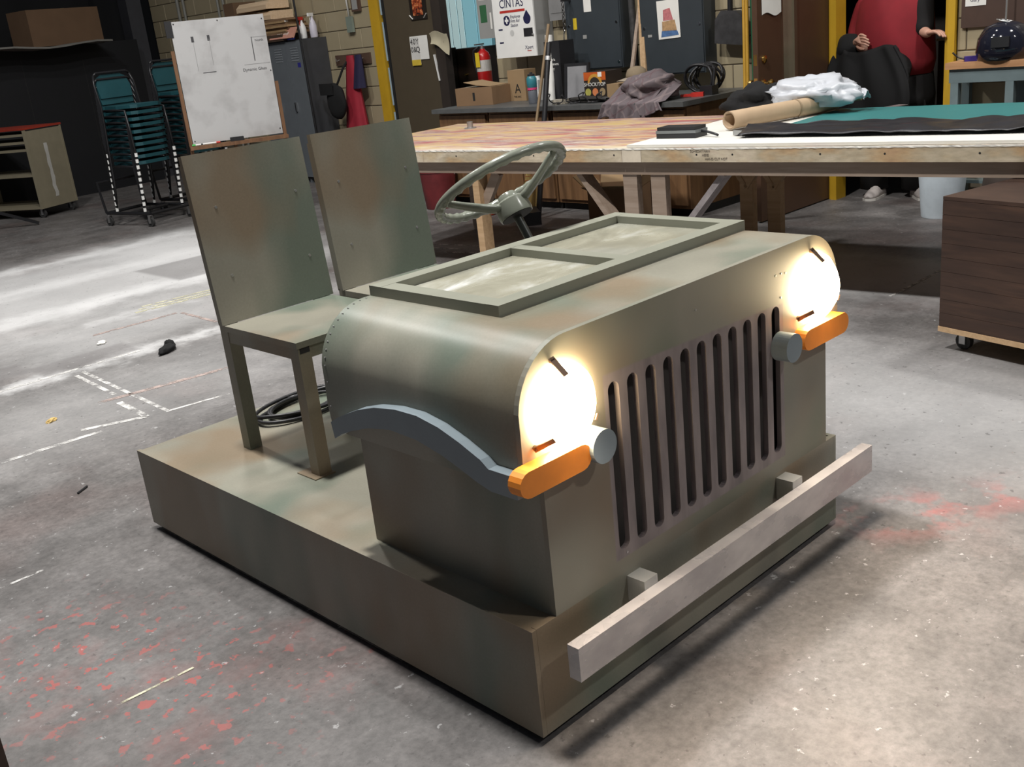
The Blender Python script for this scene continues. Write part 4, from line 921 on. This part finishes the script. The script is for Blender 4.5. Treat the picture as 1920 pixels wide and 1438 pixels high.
# ================================================================ lockers and the wall on the left
for i, (y0, lab) in enumerate(((8.64, 'grey metal locker nearest the coat, with blue sticker'), (8.96, 'grey metal locker in the middle, beside the whiteboard'), (9.28, 'grey metal locker mostly hidden behind the whiteboard'))):
    t = thing('metal_locker', lab, 'locker', (5.46, y0, 0), 0, 'row of grey lockers')
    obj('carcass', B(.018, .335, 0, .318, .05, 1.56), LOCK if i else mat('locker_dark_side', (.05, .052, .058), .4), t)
    dr = obj('door', B(0, .0175, .004, .314, .07, 1.55), LOCK, t, bevel=.003)
    for k in range(6): obj('louvre', B(-.004, -.0003, .09, .23, 1.34+.026*k, 1.35+.026*k), mat('louvre_edge', (.24, .26, .28), .35), dr)
    obj('latch', B(-.02, -.0003, .27, .29, .80, .90), CHROME, dr)
    for y in (.03, .27): obj('foot', B(.03, .06, y, y+.03, 0, .0495), LOCK, t)
    if i == 0: obj('blue_sticker', B(-.0015, -.0003, .07, .13, 1.27, 1.32), mat('blue_sticker', (.03, .03, .22), .5), dr)
single('shelf_board', B(0, .36, 0, .95, 0, .07), mat('dark_shelf_wood', (.07, .045, .03), .6), 'dark wooden board lying on top of the lockers', 'board', (5.42, 8.92, 1.562), bevel=.003)
for k in range(7):
    single('cardboard_flat', B(0, .30-.008*k, 0, .80+.02*math.sin(k*2.1), 0, .022), wood('stacked_card', (.30, .19, .09), (.42, .28, .15)) if k % 2 else CARD, 'flattened cardboard sheet in the stack on the lockers, %s' % ('lowest', 'second from below', 'third from below', 'middle one', 'third from the top', 'second from the top', 'topmost')[k], 'cardboard', (5.44+.012*math.sin(k*3.7), 8.84+.03*math.sin(k*1.7), 1.6325+.0235*k), .02*math.sin(k*5), group='cardboard flats on the lockers')
for i, (y, z) in enumerate(((9.12, 1.800), (9.18, 1.915))):
    single('wood_wedge', prism(NB(), [(0, 0), (.30, 0), (.30, .09), (.05, .09), (0, .045)], 0, .68-.05*i, 'y'), wood('cream_wood', (.58, .42, .26), (.70, .53, .36), (14, 1, 14)), ('lower', 'upper')[i]+' pale wooden block stacked above the cardboard flats', 'block', (5.44, y, z), bevel=.003, group='pale blocks above the lockers')
single('carton_end', B(0, .3, 0, .22, 0, .24), CARDD, 'brown carton with white sticker behind the wooden blocks', 'box', (5.46, 9.90, 1.80))
t = thing('pink_sign', 'salmon pink sign with white lettering on the locker top', 'sign', (5.41, 8.94, 1.585), 0, rot=(0, .55, 0)); obj('panel', B(0, .012, -.24, .24, 0, .125), mat('salmon_board', (.55, .27, .20), .5), t, bevel=.002); text('lettering', 'Spirit Shop', .055, face_mx(-.0008, .0, .062), PAPER, t)
def spray(lab, y, liquid, trig, body, h=.19, x=5.50):
    t = thing('spray_bottle', lab, 'spray bottle', (x, y, 1.563), .3, 'spray bottles on the locker')
    obj('bottle', lathe(NB(), [(.038, 0), (.042, .01), (.042, h*.55), (.03, h*.75), (.014, h*.9), (.013, h)], 20), body, t, smooth=True)
    if liquid: obj('liquid', lathe(NB(), [(.0425, .002), (.0428, .01), (.0428, h*.35)], 20), liquid, t)
    obj('trigger_head', B(-.06, .02, -.012, .012, h+.0005, h+.035), trig, t, bevel=.006); obj('trigger', tube(NB(), [(-.02, 0, h), (-.035, 0, h-.03), (-.03, 0, h-.06)], .005, 6), trig, t)
CLR = mat('cloudy_clear_plastic', (.50, .48, .50), .25)
spray('clear spray bottle with blue liquid on the locker', 8.88, BLUEP, WHT, CLR); spray('white spray bottle with red trigger on the locker', 8.78, None, REDP, WHT, x=5.60); spray('taller white spray bottle at the locker corner', 8.69, None, WHT, mat('pale_lilac_plastic', (.60, .58, .66), .4), .22, x=5.68)
# coat rail with red coat, bag and navy jacket
t = thing('coat_rail', 'dark wooden coat rail on the block wall', 'coat rail', (WX-.0005, 8.18, 1.24)); obj('board', B(-.022, 0, -.30, .32, 0, .11), mat('dark_rail_wood', (.09, .052, .035), .6), t, bevel=.003)
for y in (-.18, .05, .25): obj('hook', tube(NB(), [(-.022, y, .06), (-.06, y, .05), (-.07, y, .08)], .005, 6), STEEL, t)
def hang(w0, w1, h, d, folds, seed):
    def f(u, v):
        a = u*2*PI; w = w0+(w1-w0)*v**.8; k = 1+.10*math.sin(folds*a+seed)*v
        return (-.05-d*(.5+.5*v)*.5+d*.5*(.4+.6*v)*math.cos(a)*k, w*.5*math.sin(a)*k, -h*v)
    return f
single('red_coat', surf(NB(), hang(.10, .40, .95, .16, 7, 1), 48, 24), RED, 'red coat hanging on the wall rail', 'coat', (5.775, 8.10, 1.34), smooth='all')
single('navy_jacket', surf(NB(), hang(.10, .16, .34, .12, 5, 2), 32, 16), NAVY, 'navy jacket hanging beside the red coat', 'jacket', (5.775, 7.97, 1.34), smooth='all')
t = thing('shoulder_bag', 'black shoulder bag hanging over the red coat', 'bag', (5.50, 8.20, .72)); obj('bag', lump(NB(), (0, 0, .17), (.06, .16, .19), 71, .12, 3), BLKC, t, smooth='all'); obj('strap', tube(NB(), [(.0, -.05, .34), (.10, -.06, .50), (.20, -.07, .60)], .012, 6), BLKC, t, smooth='all'); obj('flap', surf(NB(), lambda u, v: (-.062-.01*math.sin(u*3), .20-.24*u, .36-.12*v), 6, 4, .006), BLKC, t, smooth=True)
single('thin_rod', cyl(NB(), (5.42, 8.55, 0), (5.43, 8.62, 2.4), .012, n=8), BLKM, 'thin black rod standing in front of the locker side', 'rod', smooth=True)
t = thing('hanging_brush', 'grey-green brush hanging on the block wall', 'brush', (5.77, 8.13, 1.57)); obj('head', B(-.015, .015, -.05, .05, 0, .16), mat('grey_green_plastic', (.20, .24, .20), .5), t, bevel=.01); obj('handle', tube(NB(), [(0, 0, .16), (0, .01, .30), (0, .02, .46)], .009, 8), mat('grey_white_handle', (.48, .48, .45), .5), t, smooth='all')
t = wbox('thermostat', 'small wooden framed thermostat high on the wall', 'thermostat', 7.93, 8.07, 1.77, 1.98, .03, mat('dark_rail_wood', (.09, .052, .035)), .003); obj('face', B(-.033, -.0303, -.04, .05, .02, .19), GREYM, t)
for y, r, lab in ((11.75, .022, 'grey conduit pipe on the wall left of the whiteboard'), (11.60, .018, 'thinner grey conduit pipe beside the first on the wall'), (10.75, .016, 'left of two thin conduits above the whiteboard'), (10.62, .016, 'right of two thin conduits above the whiteboard')):
    single('wall_conduit', cyl(NB(), (5.76, y, .0), (5.76, y, 3.0), r, n=10), mat('grey_conduit', (.20, .20, .18), .45), lab, 'conduit', smooth=True)
single('dark_column', B(-.10, .10, -.12, .12, 0, 3.4), mat('dark_steel_column', (.035, .036, .042), .5), 'dark steel column at the end of the block wall', 'column', (5.45, 12.45, 0), bevel=.006)

# whiteboard on a wooden easel
we = thing('whiteboard_easel', 'white dry-erase board on a brown wooden easel', 'whiteboard', (3.80, 7.42, 0), 0, rot=(.0, 0, -.40))
def wb_mat():
    k = NT('smudged_whiteboard'); n = k.noise(3.4, 4, .55); s = k.ramp(n, [(.50, 0.), (.68, 1.)])
    k.set(k.mix(k.math('MULTIPLY', s, .55), (.50, .50, .50), (.29, .28, .28)), .3); return k.m
bh = obj('board', B(-.41, .41, -.012, .006, .735, 1.79), wb_mat(), we, bevel=.002)
EASW = wood('easel_wood', (.12, .055, .025), (.20, .10, .045), (10, 10, 1))
for x in (-.445, .415): obj('upright', B(x, x+.03, -.01, .03, .0, 1.55 if x < 0 else 1.20), EASW, we, bevel=.002)
obj('tray', B(-.445, .445, -.085, .03, .69, .722), EASW, we, bevel=.003)
obj('stretcher', B(-.41, .41, .008, .03, .35, .40), EASW, we)
q = NB(); bar(q, (0, .03, 1.45), (0, .55, 0), .03, .03); obj('back_leg', q, EASW, we)
obj('corner_clamp', B(-.455, -.395, -.018, .012, 1.66, 1.80), BLK, we)
INKG = mat('marker_ink', (.05, .05, .055), .6); INKL = mat('faded_marker_ink', (.30, .30, .30), .6)
def stroke(a, b, w=.006, m=INKG): obj('marker_line', bar(NB(), (a[0], -.0135, a[1]), (b[0], -.0135, b[1]), w, .001, (0, 1, 0)) if False else B(min(a[0], b[0])-w/2, max(a[0], b[0])+w/2, -.0132, -.0124, min(a[1], b[1])-w/2, max(a[1], b[1])+w/2), m, bh)
stroke((-.24, 1.36), (-.24, 1.62), .004, INKL); stroke((-.10, 1.40), (-.10, 1.62), .004, INKL); stroke((-.20, 1.34), (-.09, 1.34), .006); stroke((-.25, 1.61), (-.235, 1.65), .008); stroke((-.11, 1.61), (-.095, 1.65), .008)
stroke((.27, 1.40), (.27, 1.60), .007); stroke((.27, 1.60), (.40, 1.60), .005, INKL); stroke((.17, 1.37), (.40, 1.37), .004, INKL)
text('handwriting', 'Dynamic Glass', .036, face_my(.255, -.0131, 1.325), INKG, bh); text('handwriting', 'North', .030, face_my(.335, -.0131, 1.57), INKG, bh)
for x, z in ((-.38, 1.77), (.39, 1.75), (.39, .78), (-.39, .76), (.0, 1.77), (.395, 1.30)): obj('screw', cyl(NB(), (x, -.014, z), (x, -.0122, z), .006, n=8), BLK, bh)
single('board_eraser', B(-.06, .06, -.025, .025, 0, .035), BLK, 'black board eraser on the whiteboard tray', 'eraser', we.matrix_basis @ Vector((-.02, -.05, .7225)), -.40, bevel=.006)
t = thing('marker_pen', 'white marker pen with red cap on the whiteboard tray', 'pen', we.matrix_basis @ Vector((-.26, -.055, .731)), -.40); obj('barrel', cyl(NB(), (-.07, 0, 0), (.05, 0, 0), .008, n=10), WHT, t); obj('cap', cyl(NB(), (.0502, 0, 0), (.085, 0, 0), .009, n=10), REDP, t)
t = thing('marker_pen', 'marker pen with green cap at the left end of the tray', 'pen', we.matrix_basis @ Vector((-.375, -.055, .731)), -.40); obj('barrel', cyl(NB(), (-.02, 0, 0), (.03, 0, 0), .008, n=10), WHT, t); obj('cap', cyl(NB(), (-.05, 0, 0), (-.0202, 0, 0), .009, n=10), mat('green_cap', (.05, .45, .08), .4), t)

# ---------------------------------------------------------------- stacked chairs on dollies
def stack_chair():
    t = thing('stacking_chair', 'x', 'chair')
    def pad(w0, w1, d, th):
        p = [(-w0/2, 0), (w0/2, 0), (w1/2, d*.5), (w1/2-.03, d-.03), (w1/2-.09, d), (-w1/2+.09, d), (-w1/2+.03, d-.03), (-w1/2, d*.5)]
        return prism(NB(), p, 0, th, 'z')
    s = obj('seat', pad(.36, .42, .40, .030), TEAL, t, bevel=.006); s.location = (0, -.20, .425)
    b = obj('backrest', pad(.36, .38, .22, .022), TEAL, t, bevel=.005); b.location = (0, -.218, .53); b.rotation_euler = (math.radians(100), 0, 0)
    for sx in (-1, 1):
        x = sx*.225
        obj('side_frame', tube(tube(NB(), [(x, .17, .0), (x, .16, .20), (x, .14, .41), (x, .0, .42), (x, -.16, .42)], .011, 7), [(x, -.25, 0), (x, -.20, .25), (x, -.19, .45), (x, -.225, .66), (x*.9, -.24, .74)], .011, 7), BLKM, t, smooth='all')
        for y in (.17, -.25): obj('foot_glide', cyl(NB(), (x, y, -.012), (x, y, .022), .0145, n=8), WHT, t)
    obj('back_tube', tube(NB(), [(-.2025, -.24, .74), (-.17, -.242, .762), (.17, -.242, .762), (.2025, -.24, .74)], .011, 7), BLKM, t, smooth='all')
    return t
def dolly(loc, rz, lab):
    t = thing('chair_dolly', lab, 'dolly', loc, rz)
    zf = .125
    for x in (-.24, .24): obj('rail', tube(NB(), [(x, -.36, zf), (x, .30, zf)], .016, 6), BLKM, t)
    for y in (-.36, -.02, .30): obj('cross_bar', tube(NB(), [(-.24, y, zf), (.24, y, zf)], .016, 6), BLKM, t)
    obj('handle', tube(NB(), [(-.24, -.37, zf), (-.24, -.42, .42), (.24, -.42, .42), (.24, -.37, zf)], .014, 6), BLKM, t)
    for x in (-.24, .24):
        for y in (-.34, .28): castor(t, x, y, zf-.014, .045)
    return t
proto = stack_chair(); used = False
ORD = ('bottom', '2nd', '3rd', '4th', '5th', '6th', '7th', '8th', '9th', '10th', '11th', '12th', '13th', '14th', '15th')
for (cx, cy, rz, n, nm) in ((3.33, 8.52, PI+.22, 10, 'left'), (4.02, 8.75, PI+.22, 11, 'right')):
    dolly((cx, cy, 0), rz, 'black wheeled dolly under the %s chair stack' % nm)
    for i in range(n):
        o = proto if not used else copy_tree(proto); used = True
        off = Vector((0, .005*i, .155+.0575*i)); off.rotate(Matrix.Rotation(rz, 3, 'Z'))
        o.location = Vector((cx, cy-.05, 0)) + off; o.rotation_euler = (0, 0, rz)
        tag(o, 'teal stacking chair, %s from below in the %s stack' % (ORD[i], nm), 'chair', 'teal chairs stacked on dollies')

# ---------------------------------------------------------------- far left: cart, black cabinet, boxes, exit sign
t = thing('shelf_cart', 'beige metal shelf cart with red top edge at the far left', 'cart', (2.98, 10.40, 0), .46)
BGE = mat('beige_enamel', (.22, .195, .135), .5, var=.08)
obj('end_panel', B(0, .55, 0, .02, .10, .93), BGE, t); obj('end_panel', B(0, .55, 1.08, 1.10, .10, .93), BGE, t)
for z in (.10, .45, .72, .80, .88): obj('shelf', B(.0, .55, .021, 1.079, z, z+.025), BGE, t)
obj('top_lip', B(-.01, .56, -.01, 1.11, .945, .965), mat('red_lip', (.28, .03, .015), .5), t); obj('corner_post', B(-.005, .02, -.006, .02, .10, .944), BGE, t); obj('corner_post', B(.53, .555, -.006, .02, .10, .944), BGE, t)
q = NB(); surf(q, lambda u, v: (.24+.05*u+.02*mnoise.noise(Vector((v*7, u, 0)))+.06*v*0, -.0022, .20+.58*v), 4, 14); obj('white_smear', q, mat('white_smear_paint', (.42, .41, .38), .7), t)
for x in (.05, .50):
    for y in (.05, 1.05): castor(t, x, y, .0995, .045)
t = thing('black_cabinet', 'large black cabinet behind the cart and stacked chairs', 'cabinet', (4.30, 12.2, 0), .15); obj('carcass', B(-1.5, .95, -.25, .4, 0, 1.80), mat('black_navy_paint', (.0035, .004, .006), .7), t, bevel=.005)
for x in (-.68, .12): obj('door_gap', B(x, x+.008, -.2515, -.2502, .1, 1.75), DARK, t)
t = carton('carton_box', 'large dim brown carton on top of the black cabinet', (4.30, 12.15, 1.801), .95, .45, .42, .15, CARDD)
q = NB(); surf(q, lambda u, v: (-2.6+1.7*u, -.2+.4*v, .02*math.sin(u*9)), 8, 3, .02); o = single('white_pallet_sheet', q, mat('grey_cover', (.16, .155, .14), .8), 'greyish sheet on the black cabinet left of the carton', 'sheet', (5.6, 11.95, 1.802), .15)
t = thing('exit_sign', 'small glowing red exit sign in the dark far corner', 'sign', (3.93, 13.25, 2.26)); obj('case', B(-.07, .10, 0, .06, -.01, .11), DARK, t); text('lettering', 'EXIT', .085, face_my(.015, -.001, .05), emit('exit_red', (1, .03, .03), 1.6), t)
single('dark_drape', surf(NB(), lambda u, v: (-4+9.2*u, .07*math.sin(u*70)+.03*math.sin(u*31), 3.6*v), 220, 2, .004), mat('black_drape', (.003, .003, .0035), .95), 'black stage drape across the far dark opening', 'drape', (0, 13.05, 0), smooth='all')
q = NB(); bar(q, (2.75, 9.95, .02), (2.2, 10.25, .30), .03, .03); single('dark_strut', q, BLKM, 'dark metal strut sloping to the floor in front of the cart', 'strut')
# small things on the floor
single('black_sock', lump(lump(NB(), (0, 0, .018), (.075, .028, .022), 81, .3, 3, floor=.0), (.05, .02, .025), (.035, .025, .028), 82, .3, 3, floor=.0), BLKC, 'small crumpled black rag lying alone on the floor', 'rag', (1.07, 3.79, 0), .5, smooth='all')
single('wood_chip', lump(NB(), (0, 0, .006), (.030, .016, .009), 83, .5, 2, floor=.0), mat('yellow_chip', (.60, .42, .15), .7), 'tiny yellow wood chip on the floor at left', 'chip', (.234, 3.25, 0), .4)
single('paper_scrap', lump(NB(), (0, 0, .006), (.028, .02, .012), 84, .5, 2, floor=.0), PAPER, 'tiny white scrap on the pale floor', 'scrap', (.95, 4.35, 0), .4)
single('dark_screw', cyl(NB(), (-.03, 0, .004), (.03, .0, .004), .004, n=6), BLK, 'small black screw on the floor left of the jeep', 'screw', (-0.016, 2.328, 0), .6)
# a dark wooden stand at the lower left, mostly out of view
single('wooden_stand', B(-.03, .03, -.03, .03, 0, .6), mat('dark_stand_wood', (.05, .028, .018), .6), 'dark wooden post at the lower left corner', 'post', (-0.827, 0.920, 0), .3, bevel=.003)

# ================================================================ person standing at the doorway
PX, PY = 5.98, 2.17
person = thing('person', 'person in red shirt and black trousers standing in the doorway', 'person', (PX, PY, 0), math.radians(-8))
def skin_mesh(name, pts, edges, rad, m, parent, root=0, sub=2, label=None):
    me = bpy.data.meshes.new(name); me.from_pydata(pts, edges, []); o = bpy.data.objects.new(name, me); COL.objects.link(o)
    o.modifiers.new('skin', 'SKIN'); 
    for i, r in enumerate(rad): me.skin_vertices[0].data[i].radius = (r, r) if not isinstance(r, tuple) else r
    me.skin_vertices[0].data[root].use_root = True
    s = o.modifiers.new('sub', 'SUBSURF'); s.levels = sub; s.render_levels = sub
    me2 = bpy.data.meshes.new_from_object(o.evaluated_get(bpy.context.evaluated_depsgraph_get()))
    bpy.data.objects.remove(o); me2.name = name
    for p in me2.polygons: p.use_smooth = True
    me2.materials.clear(); me2.materials.append(m)
    r_ = bpy.data.objects.new(name, me2); COL.objects.link(r_); r_.parent = parent
    if label: r_['label'] = label
    return r_
# local axes: -x towards the camera side of the wall, +y to picture left
P = [(0, 0, .95), (0, 0, 1.12), (-.01, 0, 1.30), (0, 0, 1.44), (0, 0, 1.52), (-.01, 0, 1.62), (-.015, 0, 1.72),
     (0, .20, 1.40), (-.06, .27, 1.14), (-.20, .13, 1.06), (-.24, .06, 1.06),
     (0, -.20, 1.40), (-.06, -.26, 1.15), (-.12, -.31, 1.12), (-.14, -.36, 1.13),
     (0, .11, .88), (-.03, .14, .48), (-.02, .14, .10), (0, -.12, .88), (.02, -.16, .48), (.06, -.15, .10)]
Eg = [(0,1),(1,2),(2,3),(3,4),(4,5),(5,6),(3,7),(7,8),(8,9),(9,10),(3,11),(11,12),(12,13),(13,14),(0,15),(15,16),(16,17),(0,18),(18,19),(19,20)]
Rd = [.15, .16, .15, .075, .055, .085, .08, .065, .05, .035, .03, .065, .05, .035, .03, .10, .07, .045, .10, .07, .045]
skin_mesh('body', P, Eg, Rd, SKIN, person)
def shell(name, rings, m, n=32, close=True, fold=0, seed=0):
    bm = NB(); R = []
    for (cx, cy, z, rx, ry) in rings: R.append([bm.verts.new((cx+rx*math.cos(2*PI*i/n)*(1+fold*math.sin(i*2*PI*5/n+z*9+seed)), cy+ry*math.sin(2*PI*i/n)*(1+fold*math.sin(i*2*PI*7/n+z*7+seed)), z+fold*.1*math.sin(i*2*PI*3/n))) for i in range(n)])
    for a, b in zip(R, R[1:]):
        for i in range(n): bm.faces.new((a[i], a[(i+1) % n], b[(i+1) % n], b[i]))
    if close: bm.faces.new(R[0][::-1]); bm.faces.new(R[-1])
    return obj(name, bm, m, person, smooth='all')
REDS = mat('red_shirt_cloth', (.21, .008, .015), .85, var=.2, scale=5)
shell('shirt', [(-.01, -.03, .86, .19, .25), (-.015, -.02, .95, .215, .285), (-.015, 0, 1.08, .22, .29), (-.01, 0, 1.22, .20, .28), (0, 0, 1.36, .165, .26), (0, 0, 1.44, .10, .16), (0, 0, 1.47, .075, .085)], REDS, fold=.02)
BLKS = mat('black_sleeve', (.004, .0035, .004), .9)
skin_mesh('sleeve', [P[7], P[8], (-.17, .16, 1.07)], [(0,1),(1,2)], [.085, .075, .055], REDS, person)
skin_mesh('sleeve', [P[11], P[12], (-.11, -.295, 1.125)], [(0,1),(1,2)], [.085, .072, .05], BLKS, person)
shell('trousers', [(0, 0, .98, .185, .25), (0, 0, .86, .20, .28), (-.005, 0, .72, .20, .30), (0, 0, .62, .185, .29)], BLKS, fold=.02)
for i, k in ((15, 1), (18, -1)):
    a, b, c = P[i], P[i+1], P[i+2]
    shell('trouser_leg', [(a[0], a[1]+k*.03, .70, .15, .14), (b[0], b[1], .50, .12, .12), (c[0], c[1], .25, .105, .10), (c[0], c[1], .06, .10, .095)], BLKS, fold=.02, seed=i)
# black coat held over the arm, hanging down in front
def coat(u, v):
    a = -1.5+3.0*u; w = .23+.11*math.sin(PI*min(1, v*1.1)); return (-.25-.05*math.cos(a*2)*.5-.05*math.sin(v*3)+.012*math.sin(u*26+v*3), 0.09+w*math.sin(a)*1.0-.10*v, 1.055-.62*v+.02*math.sin(u*9))
obj('held_coat', surf(NB(), coat, 40, 26, .012), BLKC, person, smooth='all')
obj('coat_bundle', lump(NB(), (-.16, .25, 1.06), (.10, .11, .10), 91, .15, 3), BLKC, person, smooth='all')
def hand(w, dirv, side, palm_n, curl):
    w = Vector(w); d = Vector(dirv).normalized(); s = Vector(side).normalized(); nrm = Vector(palm_n).normalized()
    pts = [w, w+d*.04, w+d*.085]; ed = [(0,1),(1,2)]; rad = [(.024, .020), (.036, .017), (.036, .015)]
    for i, (o, ln) in enumerate(((-.030, .068), (-.010, .078), (.010, .074), (.029, .058))):
        b = len(pts); p0 = w+d*.088+s*o
        p1 = p0 + d*ln*.5*math.cos(curl)+nrm*ln*.5*math.sin(curl); p2 = p1 + d*ln*.5*math.cos(curl*2.0)+nrm*ln*.5*math.sin(curl*2.0)
        pts += [p0, p1, p2]; ed += [(2, b), (b, b+1), (b+1, b+2)]; rad += [.0095, .0088, .0075]
    b = len(pts); t0 = w+d*.03-s*.038; t1 = t0+d*.035-s*.018+nrm*.012; t2 = t1+d*.03+nrm*.012
    pts += [t0, t1, t2]; ed += [(1, b), (b, b+1), (b+1, b+2)]; rad += [.012, .0105, .0085]
    return skin_mesh('hand', [tuple(p) for p in pts], ed, rad, SKIN, person)
hand((-.24, .15, 1.10), (-.45, -.75, .25), (0, .2, 1), (.3, -.5, -.5), .6)
hand((-.13, -.325, 1.125), (-.15, -.9, .08), (-1, 0, 0), (0, -.1, -1), .45)
obj('hair', lathe(NB(), [(.105, 1.60), (.112, 1.68), (.095, 1.77), (.05, 1.815), (0, 1.825)], 22, (.015, 0, 0)), mat('dark_hair', (.04, .025, .015), .7), person, smooth='all')
def shoe(x, y, rz, lab):
    t = bpy.data.objects.new('shoe', None)
    rings = [(-.0, .03, .030), (.03, .042, .06), (.09, .044, .085), (.15, .046, .075), (.20, .050, .055), (.255, .044, .042), (.285, .02, .028)]
    bm = NB(); R = []
    for (d_, w, h) in rings: R.append([bm.verts.new((-(d_-.09), w*math.cos(a), max(.0, h*math.sin(a)) if math.sin(a) > 0 else .0)) for a in [2*PI*i/16 for i in range(16)]])
    for a, b in zip(R, R[1:]):
        for i in range(16): bm.faces.new((a[i], a[(i+1) % 16], b[(i+1) % 16], b[i]))
    bm.faces.new(R[0][::-1]); bm.faces.new(R[-1])
    for v in bm.verts: v.co.z += .018
    s = obj('shoe', bm, mat('grey_white_leather', (.46, .42, .40), .6, var=.2, scale=20), person, smooth='all'); s.location = (x, y, 0); s.rotation_euler = (0, 0, rz)
    so = obj('sole', prism(NB(), [(-.195, -.02), (-.17, -.048), (-.10, -.052), (.05, -.045), (.09, -.02), (.09, .02), (.05, .045), (-.10, .052), (-.17, .048), (-.195, .02)], 0, .0178, 'z'), mat('white_sole', (.60, .58, .54), .6), s, bevel=.003)
shoe(-.03, .10, .25, ''); shoe(.06, -.17, .85, '')

# ---------------------------------------------------------------- floor paint lines
for a, b, w, m in (((.60, 3.86), (.57, 3.34), .022, WLINE), ((.53, 3.21), (.51, 2.89), .03, WLINE), ((.51, 2.89), (.26, 3.0), .03, WLINE), ((-.10, 2.93), (.31, 2.90), .03, WLINE), ((.65, 3.9), (.60, 2.87), .022, WLINE), ((.59, 2.87), (.88, 2.82), .018, WLINE),
                   ((.47, 3.30), (1.09, 3.20), .035, PLINE), ((1.0, 4.59), (1.53, 4.58), .03, PLINE), ((1.55, 4.55), (1.54, 4.11), .025, PLINE), ((1.4, 4.87), (1.9, 4.83), .035, YLINE), ((1.45, 4.93), (1.95, 4.89), .03, YLINE), ((1.5, 4.99), (2.0, 4.95), .03, YLINE),
                   ((4.09, .96), (3.50, .96), .02, WLINE), ((-.62, 1.80), (-.36, 1.81), .012, WLINE), ((-.53, .92), (-.33, .91), .008, YLINE), ((.05, 3.98), (1.0, 3.98), .03, WLINE), ((3.55, 4.6), (3.70, 3.70), .03, WLINE), ((3.45, 4.5), (3.62, 3.65), .03, WLINE), ((3.36, 4.4), (3.54, 3.6), .03, WLINE)): line(a, b, w, m)
